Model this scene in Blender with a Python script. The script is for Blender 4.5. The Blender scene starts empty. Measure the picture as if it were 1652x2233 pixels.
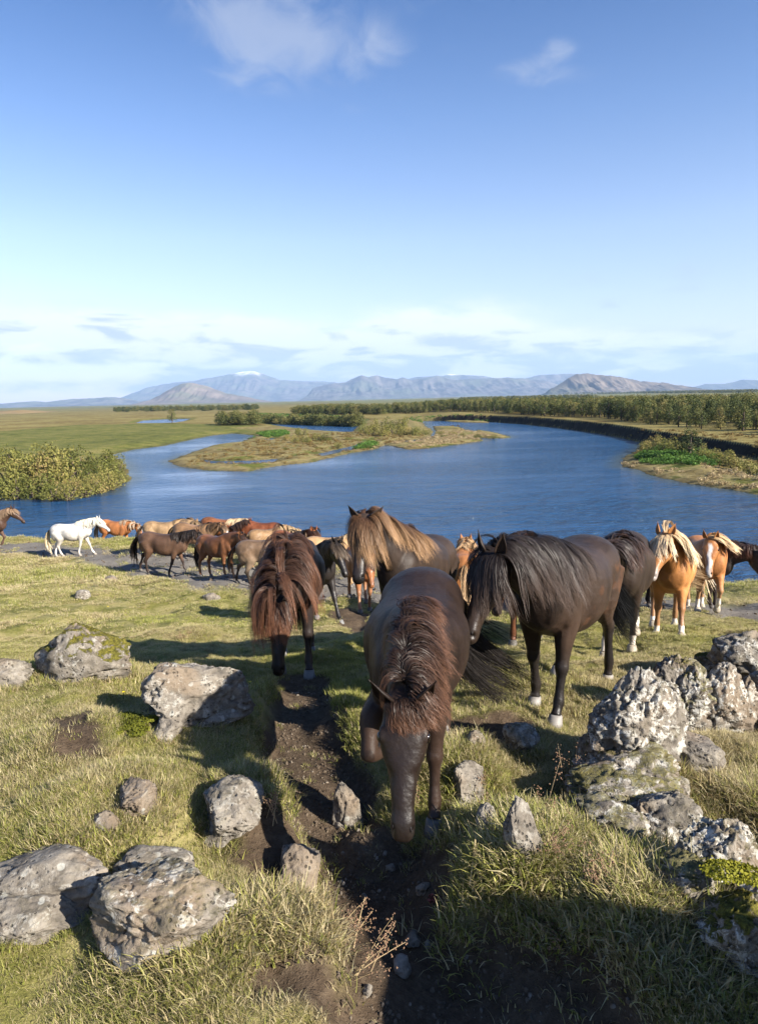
import bpy, bmesh, math, random
import numpy as np
from mathutils import Vector, Matrix
random.seed(7); np.random.seed(7)
R = math.radians
scene = bpy.context.scene
# ---------------------------------------------------------------- camera
CAM = np.array([0.0, 0.0, 8.5])            # water level is z = 0
PITCH, ROLL = R(-9.35), R(1.3)
FPX = 1489.0                               # focal length in pixels of the 1652 x 2233 tracing grid
CX, CY = 826.0, 1116.5
cd = bpy.data.cameras.new('camera'); cam = bpy.data.objects.new('camera', cd); scene.collection.objects.link(cam)
scene.camera = cam
cd.sensor_fit = 'VERTICAL'; cd.sensor_height = 36.0; cd.lens = 36.0*FPX/2233.0
cd.clip_start = 0.05; cd.clip_end = 60000
_f = Vector((0, math.cos(PITCH), math.sin(PITCH)))
_r = Vector((1, 0, 0)); _u = _r.cross(_f)
_r2 = _r*math.cos(ROLL) - _u*math.sin(ROLL); _u2 = _r*math.sin(ROLL) + _u*math.cos(ROLL)
cam.matrix_world = Matrix(((_r2.x, _u2.x, -_f.x, CAM[0]), (_r2.y, _u2.y, -_f.y, CAM[1]), (_r2.z, _u2.z, -_f.z, CAM[2]), (0, 0, 0, 1)))
cd.dof.use_dof = False

# ---------------------------------------------------------------- node helpers
class N:
    """tiny wrapper to write node trees"""
    def __init__(s, nt): s.nt = nt; s.nodes = nt.nodes; s.links = nt.links
    def new(s, t, ins=None, **kw):
        n = s.nodes.new(t)
        for k, v in kw.items(): setattr(n, k, v)
        for k, v in (ins or {}).items(): s.set(n.inputs[k], v)
        return n
    def set(s, sock, v):
        if isinstance(v, bpy.types.NodeSocket): s.links.new(v, sock)
        elif isinstance(v, bpy.types.Node): s.links.new(v.outputs[0], sock)
        else:
            if isinstance(v, (tuple, list)) and len(v) == 3 and sock.type == 'RGBA': v = (*v, 1)
            sock.default_value = v
    def m(s, op, a, b=0.0, c=0.0, clamp=False):
        n = s.nodes.new('ShaderNodeMath'); n.operation = op; n.use_clamp = clamp
        s.set(n.inputs[0], a); s.set(n.inputs[1], b); s.set(n.inputs[2], c)
        return n.outputs[0]
    def mix(s, f, a, b, mode='MIX'):
        n = s.nodes.new('ShaderNodeMix'); n.data_type = 'RGBA'; n.blend_type = mode
        s.set(n.inputs[0], f); s.set(n.inputs[6], a); s.set(n.inputs[7], b)
        return n.outputs[2]
    def ramp(s, f, stops, interp='LINEAR'):
        n = s.nodes.new('ShaderNodeValToRGB'); s.set(n.inputs[0], f); cr = n.color_ramp; cr.interpolation = interp
        while len(cr.elements) < len(stops): cr.elements.new(0.5)
        for e, (p, c) in zip(cr.elements, stops):
            e.position = p; e.color = (*c, 1) if len(c) == 3 else c
        return n.outputs[0]
    def noise(s, vec, scale, detail=4, rough=0.55, dist=0.0, dims='3D'):
        n = s.nodes.new('ShaderNodeTexNoise'); n.noise_dimensions = dims
        if vec is not None: s.set(n.inputs['Vector'], vec)
        n.inputs['Scale'].default_value = scale; n.inputs['Detail'].default_value = detail
        n.inputs['Roughness'].default_value = rough; n.inputs['Distortion'].default_value = dist
        return n.outputs[0]
    def vor(s, vec, scale, feature='F1', rand=1.0):
        n = s.nodes.new('ShaderNodeTexVoronoi'); n.feature = feature
        if vec is not None: s.set(n.inputs['Vector'], vec)
        n.inputs['Scale'].default_value = scale; n.inputs['Randomness'].default_value = rand
        return n.outputs[0]
    def step(s, v, a, b):
        n = s.nodes.new('ShaderNodeMapRange'); n.interpolation_type = 'SMOOTHSTEP'
        s.set(n.inputs[0], v); s.set(n.inputs[1], a); s.set(n.inputs[2], b)
        return n.outputs[0]
    def scale(s, vec, sc):
        n = s.nodes.new('ShaderNodeVectorMath'); n.operation = 'MULTIPLY'; s.set(n.inputs[0], vec); n.inputs[1].default_value = sc
        return n.outputs[0]
    def attr(s, name, out='Fac'):
        n = s.nodes.new('ShaderNodeAttribute'); n.attribute_name = name; return n.outputs[out]
    def bump(s, h, strength=0.5, dist=0.02, normal=None):
        n = s.nodes.new('ShaderNodeBump'); n.inputs['Strength'].default_value = strength; n.inputs['Distance'].default_value = dist
        s.set(n.inputs['Height'], h)
        if normal is not None: s.set(n.inputs['Normal'], normal)
        return n.outputs[0]

def material(name, build):
    m = bpy.data.materials.new(name); m.use_nodes = True
    nt = m.node_tree; nt.nodes.clear(); n = N(nt)
    out = nt.nodes.new('ShaderNodeOutputMaterial')
    build(n, out)
    return m
def principled(n, out, **ins):
    p = n.nodes.new('ShaderNodeBsdfPrincipled')
    for k, v in ins.items(): n.set(p.inputs[k.replace('_', ' ')], v)
    n.links.new(p.outputs[0], out.inputs[0]); return p

# ---------------------------------------------------------------- sun, sky, exposure
SUN_AZ_VEC = Vector((-0.80, 0.60)).normalized()     # the way shadows fall on the ground
SUN_EL = R(28.0)
sd = bpy.data.lights.new('sun', 'SUN'); sd.energy = 5.0; sd.angle = R(0.53); sd.color = (1.0, 0.93, 0.82)
sun = bpy.data.objects.new('sun', sd); scene.collection.objects.link(sun)
_d = Vector((SUN_AZ_VEC.x*math.cos(SUN_EL), SUN_AZ_VEC.y*math.cos(SUN_EL), -math.sin(SUN_EL)))
sun.rotation_euler = _d.to_track_quat('-Z', 'Y').to_euler()
scene.view_settings.view_transform = 'Standard'; scene.view_settings.look = 'None'
scene.view_settings.exposure = 1.50; scene.view_settings.gamma = 1.0; scene.view_settings.use_curve_mapping = False
scene.cycles.use_denoising = True
scene.cycles.max_bounces = 6; scene.cycles.diffuse_bounces = 2; scene.cycles.glossy_bounces = 2
scene.cycles.transparent_max_bounces = 8; scene.cycles.volume_bounces = 0
scene.cycles.use_fast_gi = False

def ray_dir(px, py):
    d = _f + _r2*((px-CX)/FPX) - _u2*((py-CY)/FPX); return d.normalized()
w = bpy.data.worlds.new('World'); scene.world = w; w.use_nodes = True
def build_world():
    nt = w.node_tree; nt.nodes.clear(); n = N(nt)
    out = nt.nodes.new('ShaderNodeOutputWorld')
    sky = nt.nodes.new('ShaderNodeTexSky'); sky.sky_type = 'NISHITA'; sky.sun_disc = False
    sky.sun_elevation = SUN_EL
    # to-sun direction on the ground is the opposite of the shadow direction
    sky.sun_rotation = math.atan2(-SUN_AZ_VEC.x, -SUN_AZ_VEC.y)
    sky.altitude = 100; sky.air_density = 1.0; sky.dust_density = 0.6; sky.ozone_density = 2.0
    tc = nt.nodes.new('ShaderNodeTexCoord')
    sep = n.new('ShaderNodeSeparateXYZ', {0: tc.outputs['Generated']})
    x, y, z = sep.outputs
    az = n.m('ARCTAN2', x, y); el = n.m('ARCSINE', z)
    def blob(a0, e0, sa, se, wt):
        da = n.m('DIVIDE', n.m('SUBTRACT', az, a0), sa); de = n.m('DIVIDE', n.m('SUBTRACT', el, e0), se)
        r = n.m('ADD', n.m('MULTIPLY', da, da), n.m('MULTIPLY', de, de))
        return n.m('MULTIPLY', n.m('EXPONENT', n.m('MULTIPLY', r, -1.0)), wt)
    def add(*vs):
        r = vs[0]
        for v in vs[1:]: r = n.m('ADD', r, v)
        return r
    def vec(ka, ke, off=0.0):
        return n.new('ShaderNodeCombineXYZ', {0: n.m('MULTIPLY', az, ka), 1: n.m('MULTIPLY', el, ke), 2: off}).outputs[0]
    rgb = n.nodes.new('ShaderNodeHueSaturation'); n.set(rgb.inputs['Color'], sky.outputs[0])
    rgb.inputs['Saturation'].default_value = SKY_SAT
    tint = n.ramp(n.m('MULTIPLY', el, 1.3), SKY_TINT)
    base = n.mix(1.0, rgb.outputs[0], tint, 'MULTIPLY')
    # low cumulus band over the mountains
    def bp(pxl, pyl, sx, sy, wt):
        d = ray_dir(pxl, pyl); return blob(math.atan2(d[0], d[1]), math.asin(d[2]), sx/1489, sy/1489, wt)
    nz = n.noise(vec(8, 24), 1.0, 8, 0.60, 0.5)
    nz2 = n.noise(vec(26, 60, 3.0), 1.0, 5, 0.6, 0.4)
    top = add(bp(960, 745, 170, 60, 0.60), bp(1110, 780, 190, 45, 0.50), bp(760, 790, 260, 45, 0.50), bp(480, 770, 150, 50, 0.46),
              bp(330, 715, 260, 26, 0.40), bp(40, 720, 200, 34, 0.40), bp(100, 775, 170, 20, 0.22), bp(1380, 745, 190, 20, 0.34), bp(1620, 800, 150, 30, 0.40),
              bp(1300, 800, 200, 30, 0.36), bp(800, 835, 900, 18, 0.30), bp(480, 815, 120, 20, 0.3))
    gate = n.m('MINIMUM', 1.0, n.m('MULTIPLY', top, 2.6))
    den = n.m('ADD', top, n.m('MULTIPLY', gate, n.m('MULTIPLY', n.m('SUBTRACT', nz, 0.5), 1.7)))
    den = n.m('ADD', den, n.m('MULTIPLY', gate, n.m('MULTIPLY', n.m('SUBTRACT', nz2, 0.5), 0.55)))
    cov = n.m('MULTIPLY', n.step(den, 0.02, 0.34), 0.95)
    sv = n.m('ADD', n.noise(vec(10, 42, 7.0), 1.0, 6, 0.55, 0.4), n.m('MULTIPLY', n.m('SUBTRACT', el, 0.055), 2.2))
    shade = n.step(sv, 0.42, 0.58)
    ccol = n.mix(shade, CLOUD_DARK, CLOUD_LIT)
    col = n.mix(cov, base, ccol)
    # high thin wisps
    px = n.m('DIVIDE', x, n.m('ADD', z, 0.15)); py = n.m('DIVIDE', y, n.m('ADD', z, 0.15))
    pv = n.new('ShaderNodeCombineXYZ', {0: px, 1: py, 2: 0.0}).outputs[0]
    wn = n.noise(n.scale(pv, (1.0, 0.7, 1)), 7.5, 8, 0.60, 0.9)
    wm = add(bp(560, 80, 110, 70, 0.60), bp(470, 20, 110, 50, 0.42), bp(700, 120, 110, 60, 0.52), bp(660, 40, 150, 60, 0.45), bp(820, 110, 80, 40, 0.42), bp(530, 160, 60, 40, 0.32), bp(930, 5, 60, 20, 0.35),
             bp(1150, 150, 70, 26, 0.60), bp(1215, 115, 40, 24, 0.58), bp(1260, 165, 80, 18, 0.34), bp(980, 262, 60, 16, 0.36), bp(770, 240, 40, 14, 0.22), bp(1330, 662, 38, 12, 0.65),
             bp(1510, 590, 60, 26, 0.50), bp(1485, 632, 40, 8, 0.60), bp(1260, 612, 120, 22, 0.36), bp(840, 648, 50, 14, 0.28), bp(130, 660, 130, 12, 0.40), bp(990, 105, 30, 14, 0.25))
    wd = n.m('ADD', wm, n.m('MULTIPLY', n.m('MINIMUM', 1.0, n.m('MULTIPLY', wm, 2.2)), n.m('MULTIPLY', n.m('SUBTRACT', wn, 0.5), 1.9)))
    wc = n.m('MULTIPLY', n.step(wd, 0.15, 1.25), 0.55)
    col = n.mix(wc, col, WISP)
    bg = n.new('ShaderNodeBackground', {0: col, 1: 0.078})
    nt.links.new(bg.outputs[0], out.inputs[0])
SKY_SAT = 1.06
SKY_TINT = [(0.0, (1.08, 0.95, 1.06)), (0.10, (1.24, 0.98, 1.05)), (0.28, (1.16, 0.98, 1.00)), (0.46, (0.72, 0.76, 0.92)), (0.62, (0.38, 0.53, 0.76)), (1.0, (0.30, 0.5, 0.8))]
CLOUD_DARK = (3.2, 3.55, 4.2); CLOUD_LIT = (5.6, 5.65, 5.8); WISP = (2.6, 2.9, 3.6)
build_world()

# ---------------------------------------------------------------- numpy noise
_rs = np.random.RandomState(3)
_P = _rs.permutation(512).astype(np.int64); _V = _rs.rand(512)
def _h(ix, iy, iz=0): return _V[_P[(_P[(_P[ix & 511] + iy) & 511] + iz) & 511]]
def vnoise(x, y, z=None):
    x = np.asarray(x, float); y = np.asarray(y, float)
    xi = np.floor(x).astype(np.int64); yi = np.floor(y).astype(np.int64); xf = x-xi; yf = y-yi
    u = xf*xf*xf*(xf*(xf*6-15)+10); v = yf*yf*yf*(yf*(yf*6-15)+10)
    if z is None:
        a = _h(xi, yi)*(1-u)+_h(xi+1, yi)*u; b = _h(xi, yi+1)*(1-u)+_h(xi+1, yi+1)*u
        return a*(1-v)+b*v
    z = np.asarray(z, float); zi = np.floor(z).astype(np.int64); zf = z-zi; w_ = zf*zf*zf*(zf*(zf*6-15)+10)
    r = 0
    for k, wk in ((0, 1-w_), (1, w_)):
        a = _h(xi, yi, zi+k)*(1-u)+_h(xi+1, yi, zi+k)*u; b = _h(xi, yi+1, zi+k)*(1-u)+_h(xi+1, yi+1, zi+k)*u
        r = r + wk*(a*(1-v)+b*v)
    return r
def fbm(x, y, z=None, o=4, g=0.5):
    r = 0; a = 1; s = 0; k = 1.0
    for i in range(o):
        r = r + a*vnoise(x*k+17.3*i, y*k-9.1*i, None if z is None else z*k+5.7*i); s += a; a *= g; k *= 2.03
    return r/s - 0.5
def sstep(v, a, b):
    t = np.clip((v-a)/(b-a), 0, 1); return t*t*(3-2*t)

# ---------------------------------------------------------------- tracing helpers
_FR = np.array(_r2); _FU = np.array(_u2); _FF = np.array(_f)
def ray(px, py):
    px = np.asarray(px, float); py = np.asarray(py, float)
    d = _FF[None] + ((px-CX)/FPX)[..., None]*_FR + (-(py-CY)/FPX)[..., None]*_FU
    return d
def at_z(px, py, z=0.0):
    d = ray(np.atleast_1d(px), np.atleast_1d(py)); t = (z-CAM[2])/np.minimum(d[:, 2], -1e-4)
    return CAM[None]+d*t[:, None]
def project(p):
    v = np.atleast_2d(p)-CAM; dz = v@_FF
    return np.stack([CX+FPX*(v@_FR)/dz, CY-FPX*(v@_FU)/dz, dz], 1)
def poly_z(pts, z=0.0):
    a = np.array(pts, float); return at_z(a[:, 0], a[:, 1], z)[:, :2]
def sdf_poly(P, poly):
    """signed distance, positive inside"""
    A = poly; B = np.roll(poly, -1, 0)
    best = np.full(len(P), 1e18); ins = np.zeros(len(P), bool)
    for a, b in zip(A, B):
        e = b-a; wv = P-a; t = np.clip((wv@e)/max(e@e, 1e-12), 0, 1)
        dv = wv-t[:, None]*e; best = np.minimum(best, (dv*dv).sum(1))
        c = ((a[1] > P[:, 1]) != (b[1] > P[:, 1]))
        if abs(e[1]) > 1e-12:
            ins ^= c & (P[:, 0] < a[0]+(P[:, 1]-a[1])*e[0]/e[1])
    d = np.sqrt(best); return np.where(ins, d, -d)
def dist_line(P, pts):
    best = np.full(len(P), 1e18); tt = np.zeros(len(P))
    for i in range(len(pts)-1):
        a = pts[i]; e = pts[i+1]-a; wv = P-a; t = np.clip((wv@e)/max(e@e, 1e-12), 0, 1)
        d = ((wv-t[:, None]*e)**2).sum(1); m = d < best; best[m] = d[m]; tt[m] = i+t[m]
    return np.sqrt(best), tt

# ---------------------------------------------------------------- object helpers
C = scene.collection
def mesh_obj(name, verts, faces, mat=None, parent=None, smooth=True, attrs=None, mats=None, midx=None):
    me = bpy.data.meshes.new(name)
    verts = np.asarray(verts, np.float32); 
    if isinstance(faces, np.ndarray):
        k = faces.shape[1]; nf = len(faces)
        me.vertices.add(len(verts)); me.vertices.foreach_set('co', verts.ravel())
        me.loops.add(nf*k); me.loops.foreach_set('vertex_index', faces.astype(np.int32).ravel())
        me.polygons.add(nf); me.polygons.foreach_set('loop_start', np.arange(0, nf*k, k, dtype=np.int32))
        me.update(calc_edges=True)
    else:
        me.from_pydata(verts.tolist(), [], faces); me.update()
    if smooth and len(me.polygons): me.polygons.foreach_set('use_smooth', np.ones(len(me.polygons), bool))
    for k, v in (attrs or {}).items():
        v = np.asarray(v, np.float32)
        if v.ndim == 2: a = me.attributes.new(k, 'FLOAT_COLOR', 'POINT'); a.data.foreach_set('color', v.ravel())
        else: a = me.attributes.new(k, 'FLOAT', 'POINT'); a.data.foreach_set('value', v)
    for m in (mats or ([mat] if mat else [])): me.materials.append(m)
    if midx is not None: me.polygons.foreach_set('material_index', np.asarray(midx, np.int32))
    o = bpy.data.objects.new(name, me); C.objects.link(o)
    if parent is not None: o.parent = parent
    return o
def tag(o, label=None, cat=None, group=None, kind=None):
    if label: o['label'] = label
    if cat: o['category'] = cat
    if group: o['group'] = group
    if kind: o['kind'] = kind
    return o
def empty(name, loc, rz=0, rot=None):
    o = bpy.data.objects.new(name, None); C.objects.link(o); o.location = loc; o.rotation_euler = rot or (0, 0, rz); o.empty_display_size = 0.2
    return o
def grid_faces(nu, nv):
    i = np.arange(nu*nv).reshape(nv, nu)
    return np.stack([i[:-1, :-1].ravel(), i[:-1, 1:].ravel(), i[1:, 1:].ravel(), i[1:, :-1].ravel()], 1)
def submesh(name, V, F, mask, mat, attrs=None):
    f = F[mask]; u, inv = np.unique(f, return_inverse=True); f = inv.reshape(f.shape)
    return mesh_obj(name, V[u], f, mat, attrs={k: v[u] for k, v in (attrs or {}).items()})
# ================================================================ far land, river, mountains
RIVER = [(-900,1075),(0,1076),(140,1086),(228,1073),(282,1045),(268,1012),(243,992),(291,980),(351,973),(426,956),(466,949),(507,945),(552,949),(556,952),
 (522,966),(471,970),(426,985),(386,1000),(371,1006),(401,1018),(451,1025),(541,1028),(597,1017),(677,1008),(752,990),(812,980),(830,972),(880,962),(935,955),(943,940),
 (930,932),(921,925),(921,918),(960,918),(1064,920),(1144,925),(1224,934),(1300,945),(1350,954),(1395,964),(1400,978),(1375,990),(1360,1000),(1357,1018),(1400,1026),
 (1440,1041),(1515,1056),(1576,1066),(1652,1078),(2300,1160),(2600,1400),(1500,1700),(0,1700),(-1600,1500)]
SANDBAR = [(833,969),(889,980),(924,978),(999,969),(1052,961),(1044,957),(1020,954),(1099,956),(1112,953),(1074,943),(1044,938),(1024,943),(999,931),(944,930),(951,942),(946,956),(890,965)]
ISLET = [(959,917.5),(1000,921),(1064,922.5),(1066,917),(1020,914.5),(970,915)]
POOLS = [[(298,922),(311,917),(366,914),(416,913),(400,919),(361,925),(301,925)],
         [(486,918.5),(600,917.5),(775,918.5),(787,916),(780,930),(767,944),(702,940),(622,931),(592,926),(486,921.5)],
         [(428,1002),(480,1006),(560,1004),(610,1000),(600,1009),(545,1014),(460,1012)],[(690,990),(760,974),(800,962),(806,966),(765,982),(700,996)],[(640,957),(700,955),(720,958),(660,961)],
         [(575,957),(600,955),(596,961),(580,962)],
         [(1630,1030),(1760,1026),(1760,1050),(1640,1042)]]
TERRACE = [(1395,966),(1440,972),(1500,984),(1560,996),(1620,1010),(1720,1026),(2400,1100),(2400,1260),(1652,1100),(1400,1045),(1335,1015),(1350,985)]
PENINSULA = [(560,1060),(350,1015),(340,1000),(430,975),(520,958),(575,945),(500,938),(620,930),(700,938),(790,948),(800,920),(900,915),(960,935),(960,960),(830,985),(600,1040)]
RIVERW = poly_z(RIVER); POOLW = [poly_z(p) for p in POOLS]; SANDW = poly_z(SANDBAR); ISLW = poly_z(ISLET); TERW = poly_z(TERRACE); PENW = poly_z(PENINSULA)
MEADOW = poly_z([(-900,1080),(240,1000),(300,985),(560,950),(610,933),(480,928),(300,928),(150,933),(0,948),(-900,1010)])

def land_height(P, river=None, full=True):
    rs = -sdf_poly(P, RIVERW); rs = rs+1.1*fbm(P[:, 0]/4.0, P[:, 1]/4.0, o=4)*sstep(P[:, 1], 30, 60)+0.6*fbm(P[:, 0]/1.1, P[:, 1]/1.1, o=2)
    for q in POOLW: rs = np.minimum(rs, -sdf_poly(P, q))
    t = P[:, 0]/P[:, 1]
    high = sstep(t, 0.045, 0.12)*sstep(P[:, 1], 60, 80)
    high = np.maximum(high, sstep(t, 0.36, 0.40)*sstep(P[:, 1], 20, 40))
    ter = sstep(sdf_poly(P, TERW), -1.0, 0.6); high = high*(1-ter)
    h_low = (0.18+0.55*sstep(rs, 0, 6)+0.5*sstep(rs, 4, 60))*sstep(rs, -0.4, 1.0)
    h_hi = 2.25*sstep(rs, -0.2, 1.8)+0.25*sstep(rs, 2, 40)
    h = h_low*(1-high)+h_hi*high
    pen = sdf_poly(P, PENW); h = np.where(pen > 0, np.minimum(h, 0.15+0.35*sstep(rs, 0, 4)), h)
    h = h + sstep(rs, 2, 25)*0.5*fbm(P[:, 0]/14, P[:, 1]/14, o=3)*(1+P[:, 1]/900)
    r = np.hypot(P[:, 0], P[:, 1]); h = h + sstep(r, 500, 5000)*(14*fbm(P[:, 0]/700, P[:, 1]/900, o=4)+6+10*(t > 0)*np.clip(t, 0, 1))
    h = h + sstep(r, 300, 500)*(1-sstep(r, 600, 800))*0
    return np.where(rs > -0.4, h, np.maximum(-1.2, rs*0.5)), rs, high, ter

def build_far_land():
    NA, NR = 620, 520
    ang = np.linspace(R(-52), R(52), NA)
    rr = np.concatenate([26*np.exp(np.linspace(0, math.log(420/26), 400))[:-1], 420*np.exp(np.linspace(0, math.log(9000/420), NR-399))])
    A, Rr = np.meshgrid(ang, rr); X = np.sin(A)*Rr; Y = np.cos(A)*Rr
    P = np.stack([X.ravel(), Y.ravel()], 1)
    h, rs, high, ter = land_height(P)
    V = np.column_stack([P, h]); F = grid_faces(NA, len(rr))
    green = sstep(sdf_poly(P, MEADOW)*(60/np.maximum(P[:, 1], 30)), -1.5, 2.5)
    green = np.maximum(green, 0.8*sstep(rs, 0, 1)*(1-sstep(rs, 2, 6))*(1-high))
    r = np.hypot(P[:, 0], P[:, 1])
    green = np.maximum(green, sstep(r, 900, 1500)*0.8*sstep(P[:, 0]/P[:, 1], -.15, .0))
    cz = h[F].min(1); rsf = rs[F].mean(1)
    keep = rsf > -1.5*np.maximum(1, r[F].mean(1)/150)
    M = material('heath', heath_mat)
    zone = np.zeros(len(P), int)
    pen = sdf_poly(P, PENW) > 0; zone[pen] = 1; zone[ter > .5] = 2
    zf = zone[F].max(1)
    at = dict(green=green, high=high, ter=ter, pen=pen.astype(float), far=sstep(r, 300, 2500), shore=1-sstep(rs, 0.0, 1.6))
    for nm, zn in (('plain', 0), ('island', 1), ('river_terrace', 2)):
        o = submesh(nm, V, F, keep & (zf == zn), M, at); tag(o, kind='structure')
    # sandbar and islet: finer grids of their own
    for nm, poly in (('sandbar', SANDW), ('islet', ISLW)):
        lo = poly.min(0)-2; hi = poly.max(0)+2; nx, ny = 160, 110
        xs = np.linspace(lo[0], hi[0], nx); ys = np.linspace(lo[1], hi[1], ny); XX, YY = np.meshgrid(xs, ys)
        Q = np.stack([XX.ravel(), YY.ravel()], 1); s = sdf_poly(Q, poly)+0.8*fbm(Q[:, 0]/2, Q[:, 1]/2, o=3)
        hh = np.where(s > 0, 0.10+0.28*sstep(s, 0, 2.5)+0.12*fbm(Q[:, 0]/1.5, Q[:, 1]/1.5), s*0.4)
        FF = grid_faces(nx, ny); kp = s[FF].mean(1) > -1.2
        z0 = np.zeros(len(Q)); g = sstep(fbm(Q[:, 0]/6, Q[:, 1]/6), 0, .15)*0.5
        o = submesh(nm, np.column_stack([Q, hh]), FF, kp, M, dict(green=g, high=z0, ter=z0, pen=z0+1, far=z0, shore=1-sstep(s, 0, 1.0))); tag(o, kind='structure')

def heath_mat(n, out):
    tc = n.nodes.new('ShaderNodeNewGeometry'); pos = tc.outputs['Position']
    big = n.noise(n.scale(pos, (1, 1, 0)), 0.03, 5, 0.6); mid = n.noise(pos, 0.35, 5, 0.65); fine = n.noise(pos, 2.2, 6, 0.7)
    och = n.ramp(n.m('ADD', n.m('MULTIPLY', big, 0.5), n.m('MULTIPLY', mid, 0.5)), [(0.36, (0.15, 0.095, 0.036)), (0.47, (0.28, 0.215, 0.066)), (0.58, (0.38, 0.32, 0.115))])
    grn = n.ramp(n.m('ADD', n.m('MULTIPLY', mid, 0.6), n.m('MULTIPLY', big, 0.4)), [(0.38, (0.095, 0.115, 0.024)), (0.50, (0.20, 0.205, 0.045)), (0.62, (0.31, 0.27, 0.085))])
    g = n.attr('green'); g = n.step(n.m('ADD', g, n.m('MULTIPLY', n.m('SUBTRACT', mid, 0.5), 0.9)), 0.25, 0.75)
    col = n.mix(g, och, grn)
    # pale dry grass and green patches on the island and terrace
    pen = n.m('MAXIMUM', n.attr('pen'), n.attr('ter'))
    isl = n.ramp(n.noise(pos, 0.22, 5, 0.65, 0.4), [(0.32, (0.10, 0.075, 0.025)), (0.44, (0.27, 0.205, 0.075)), (0.52, (0.40, 0.32, 0.14)), (0.60, (0.19, 0.19, 0.040)), (0.72, (0.09, 0.13, 0.022))])
    col = n.mix(pen, col, isl)
    farc = n.ramp(n.noise(n.scale(pos, (0.5, 1.0, 0)), 0.006, 5, 0.6, 0.5), [(0.36, (0.07, 0.085, 0.035)), (0.43, (0.26, 0.21, 0.09)), (0.52, (0.19, 0.23, 0.075)), (0.60, (0.33, 0.30, 0.15)), (0.70, (0.09, 0.11, 0.04))])
    col = n.mix(n.attr('far'), col, farc)
    # soil on steep banks
    nz = n.new('ShaderNodeSeparateXYZ', {0: tc.outputs['True Normal']}).outputs[2]
    soil = n.ramp(fine, [(0.3, (0.010, 0.009, 0.008)), (0.6, (0.030, 0.024, 0.018)), (0.75, (0.05, 0.06, 0.02))])
    steep = n.step(nz, 0.90, 0.72); steep = n.m('MULTIPLY', steep, n.m('SUBTRACT', 1.0, n.attr('far')))
    col = n.mix(steep, col, soil)
    col = n.mix(n.m('MULTIPLY', n.attr('shore'), 0.45), col, (0.055, 0.05, 0.035))
    col = n.mix(n.m('MULTIPLY', n.step(fine, 0.35, 0.62), 0.45), n.mix(0.55, col, (0, 0, 0)), col)
    b = n.bump(fine, 0.6, 0.25)
    principled(n, out, Base_Color=col, Roughness=0.95, Normal=b, Specular_IOR_Level=0.1)

def water_mat(n, out):
    g = n.nodes.new('ShaderNodeNewGeometry'); pos = g.outputs['Position']
    wind = n.noise(n.scale(pos, (0.35, 1.0, 0)), 0.055, 4, 0.6, 0.8)
    wind2 = n.noise(n.scale(pos, (0.5, 1.3, 0)), 0.35, 4, 0.6, 0.5)
    w1 = n.noise(n.scale(pos, (0.7, 1.25, 1)), 1.3, 4, 0.62, 0.4)
    w2 = n.noise(n.scale(pos, (0.8, 1.2, 1)), 8.0, 3, 0.6, 0.3)
    w3 = n.noise(n.scale(pos, (0.6, 1.0, 1)), 0.5, 3, 0.5, 0.3)
    hgt = n.m('ADD', n.m('MULTIPLY', w1, 1.15), n.m('ADD', n.m('MULTIPLY', w2, 0.16), n.m('MULTIPLY', w3, 1.3)))
    calm = n.step(n.m('ADD', n.m('MULTIPLY', wind, 0.7), n.m('MULTIPLY', wind2, 0.3)), 0.40, 0.60)
    calm = n.m('MULTIPLY_ADD', calm, 0.70, 0.35)
    calm = n.m('MULTIPLY', calm, n.m('SUBTRACT', 1.0, n.m('MULTIPLY', n.attr('calm'), 0.88)))
    b = n.nodes.new('ShaderNodeBump'); b.inputs['Distance'].default_value = WATER_BUMP; n.set(b.inputs['Strength'], calm); n.set(b.inputs['Height'], hgt)
    col = n.mix(n.attr('shallow'), WATER_DEEP, (0.045, 0.065, 0.07))
    p = principled(n, out, Base_Color=col, Roughness=0.12, IOR=1.33, Normal=b.outputs[0])
WATER_BUMP = 0.85; WATER_DEEP = (0.014, 0.062, 0.150)

def build_water():
    ang = np.linspace(R(-56), R(56), 300); rr = 16*np.exp(np.linspace(0, math.log(1500/16), 260))
    A, Rr = np.meshgrid(ang, rr); P = np.stack([(np.sin(A)*Rr).ravel(), (np.cos(A)*Rr).ravel()], 1)
    s = sdf_poly(P, RIVERW); s = np.minimum(s, -sdf_poly(P, SANDW))
    sh = (1-sstep(s, 0.0, 3.0))*sstep(s, -8, 0)
    pr = project(np.column_stack([P, np.zeros(len(P))]))
    def zone(cx, cy, sx, sy):
        q = at_z(np.array([cx, cx+sx, cx]), np.array([cy, cy, cy-sy]))[:, :2]
        ax = np.linalg.norm(q[1]-q[0]); d = P-q[0]; ux = (q[1]-q[0])/ax; uy = np.array([-ux[1], ux[0]]); ay = abs((q[2]-q[0])@uy)
        return np.exp(-((d@ux)/ax)**2-((d@uy)/ay)**2)
    calm = zone(430, 1065, 220, 28)+zone(420, 1035, 120, 12)+0.9*zone(660, 1010, 160, 10)+zone(880, 972, 70, 8)+0.8*zone(1130, 950, 90, 12)+0.9*zone(420, 975, 120, 16)+0.6*zone(640, 930, 160, 12)
    calm = np.clip(calm, 0, 1)
    o = mesh_obj('river', np.column_stack([P, np.zeros(len(P))]), grid_faces(300, 260), material('water', water_mat), attrs=dict(calm=calm, shallow=sh))
    tag(o, kind='structure')

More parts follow.
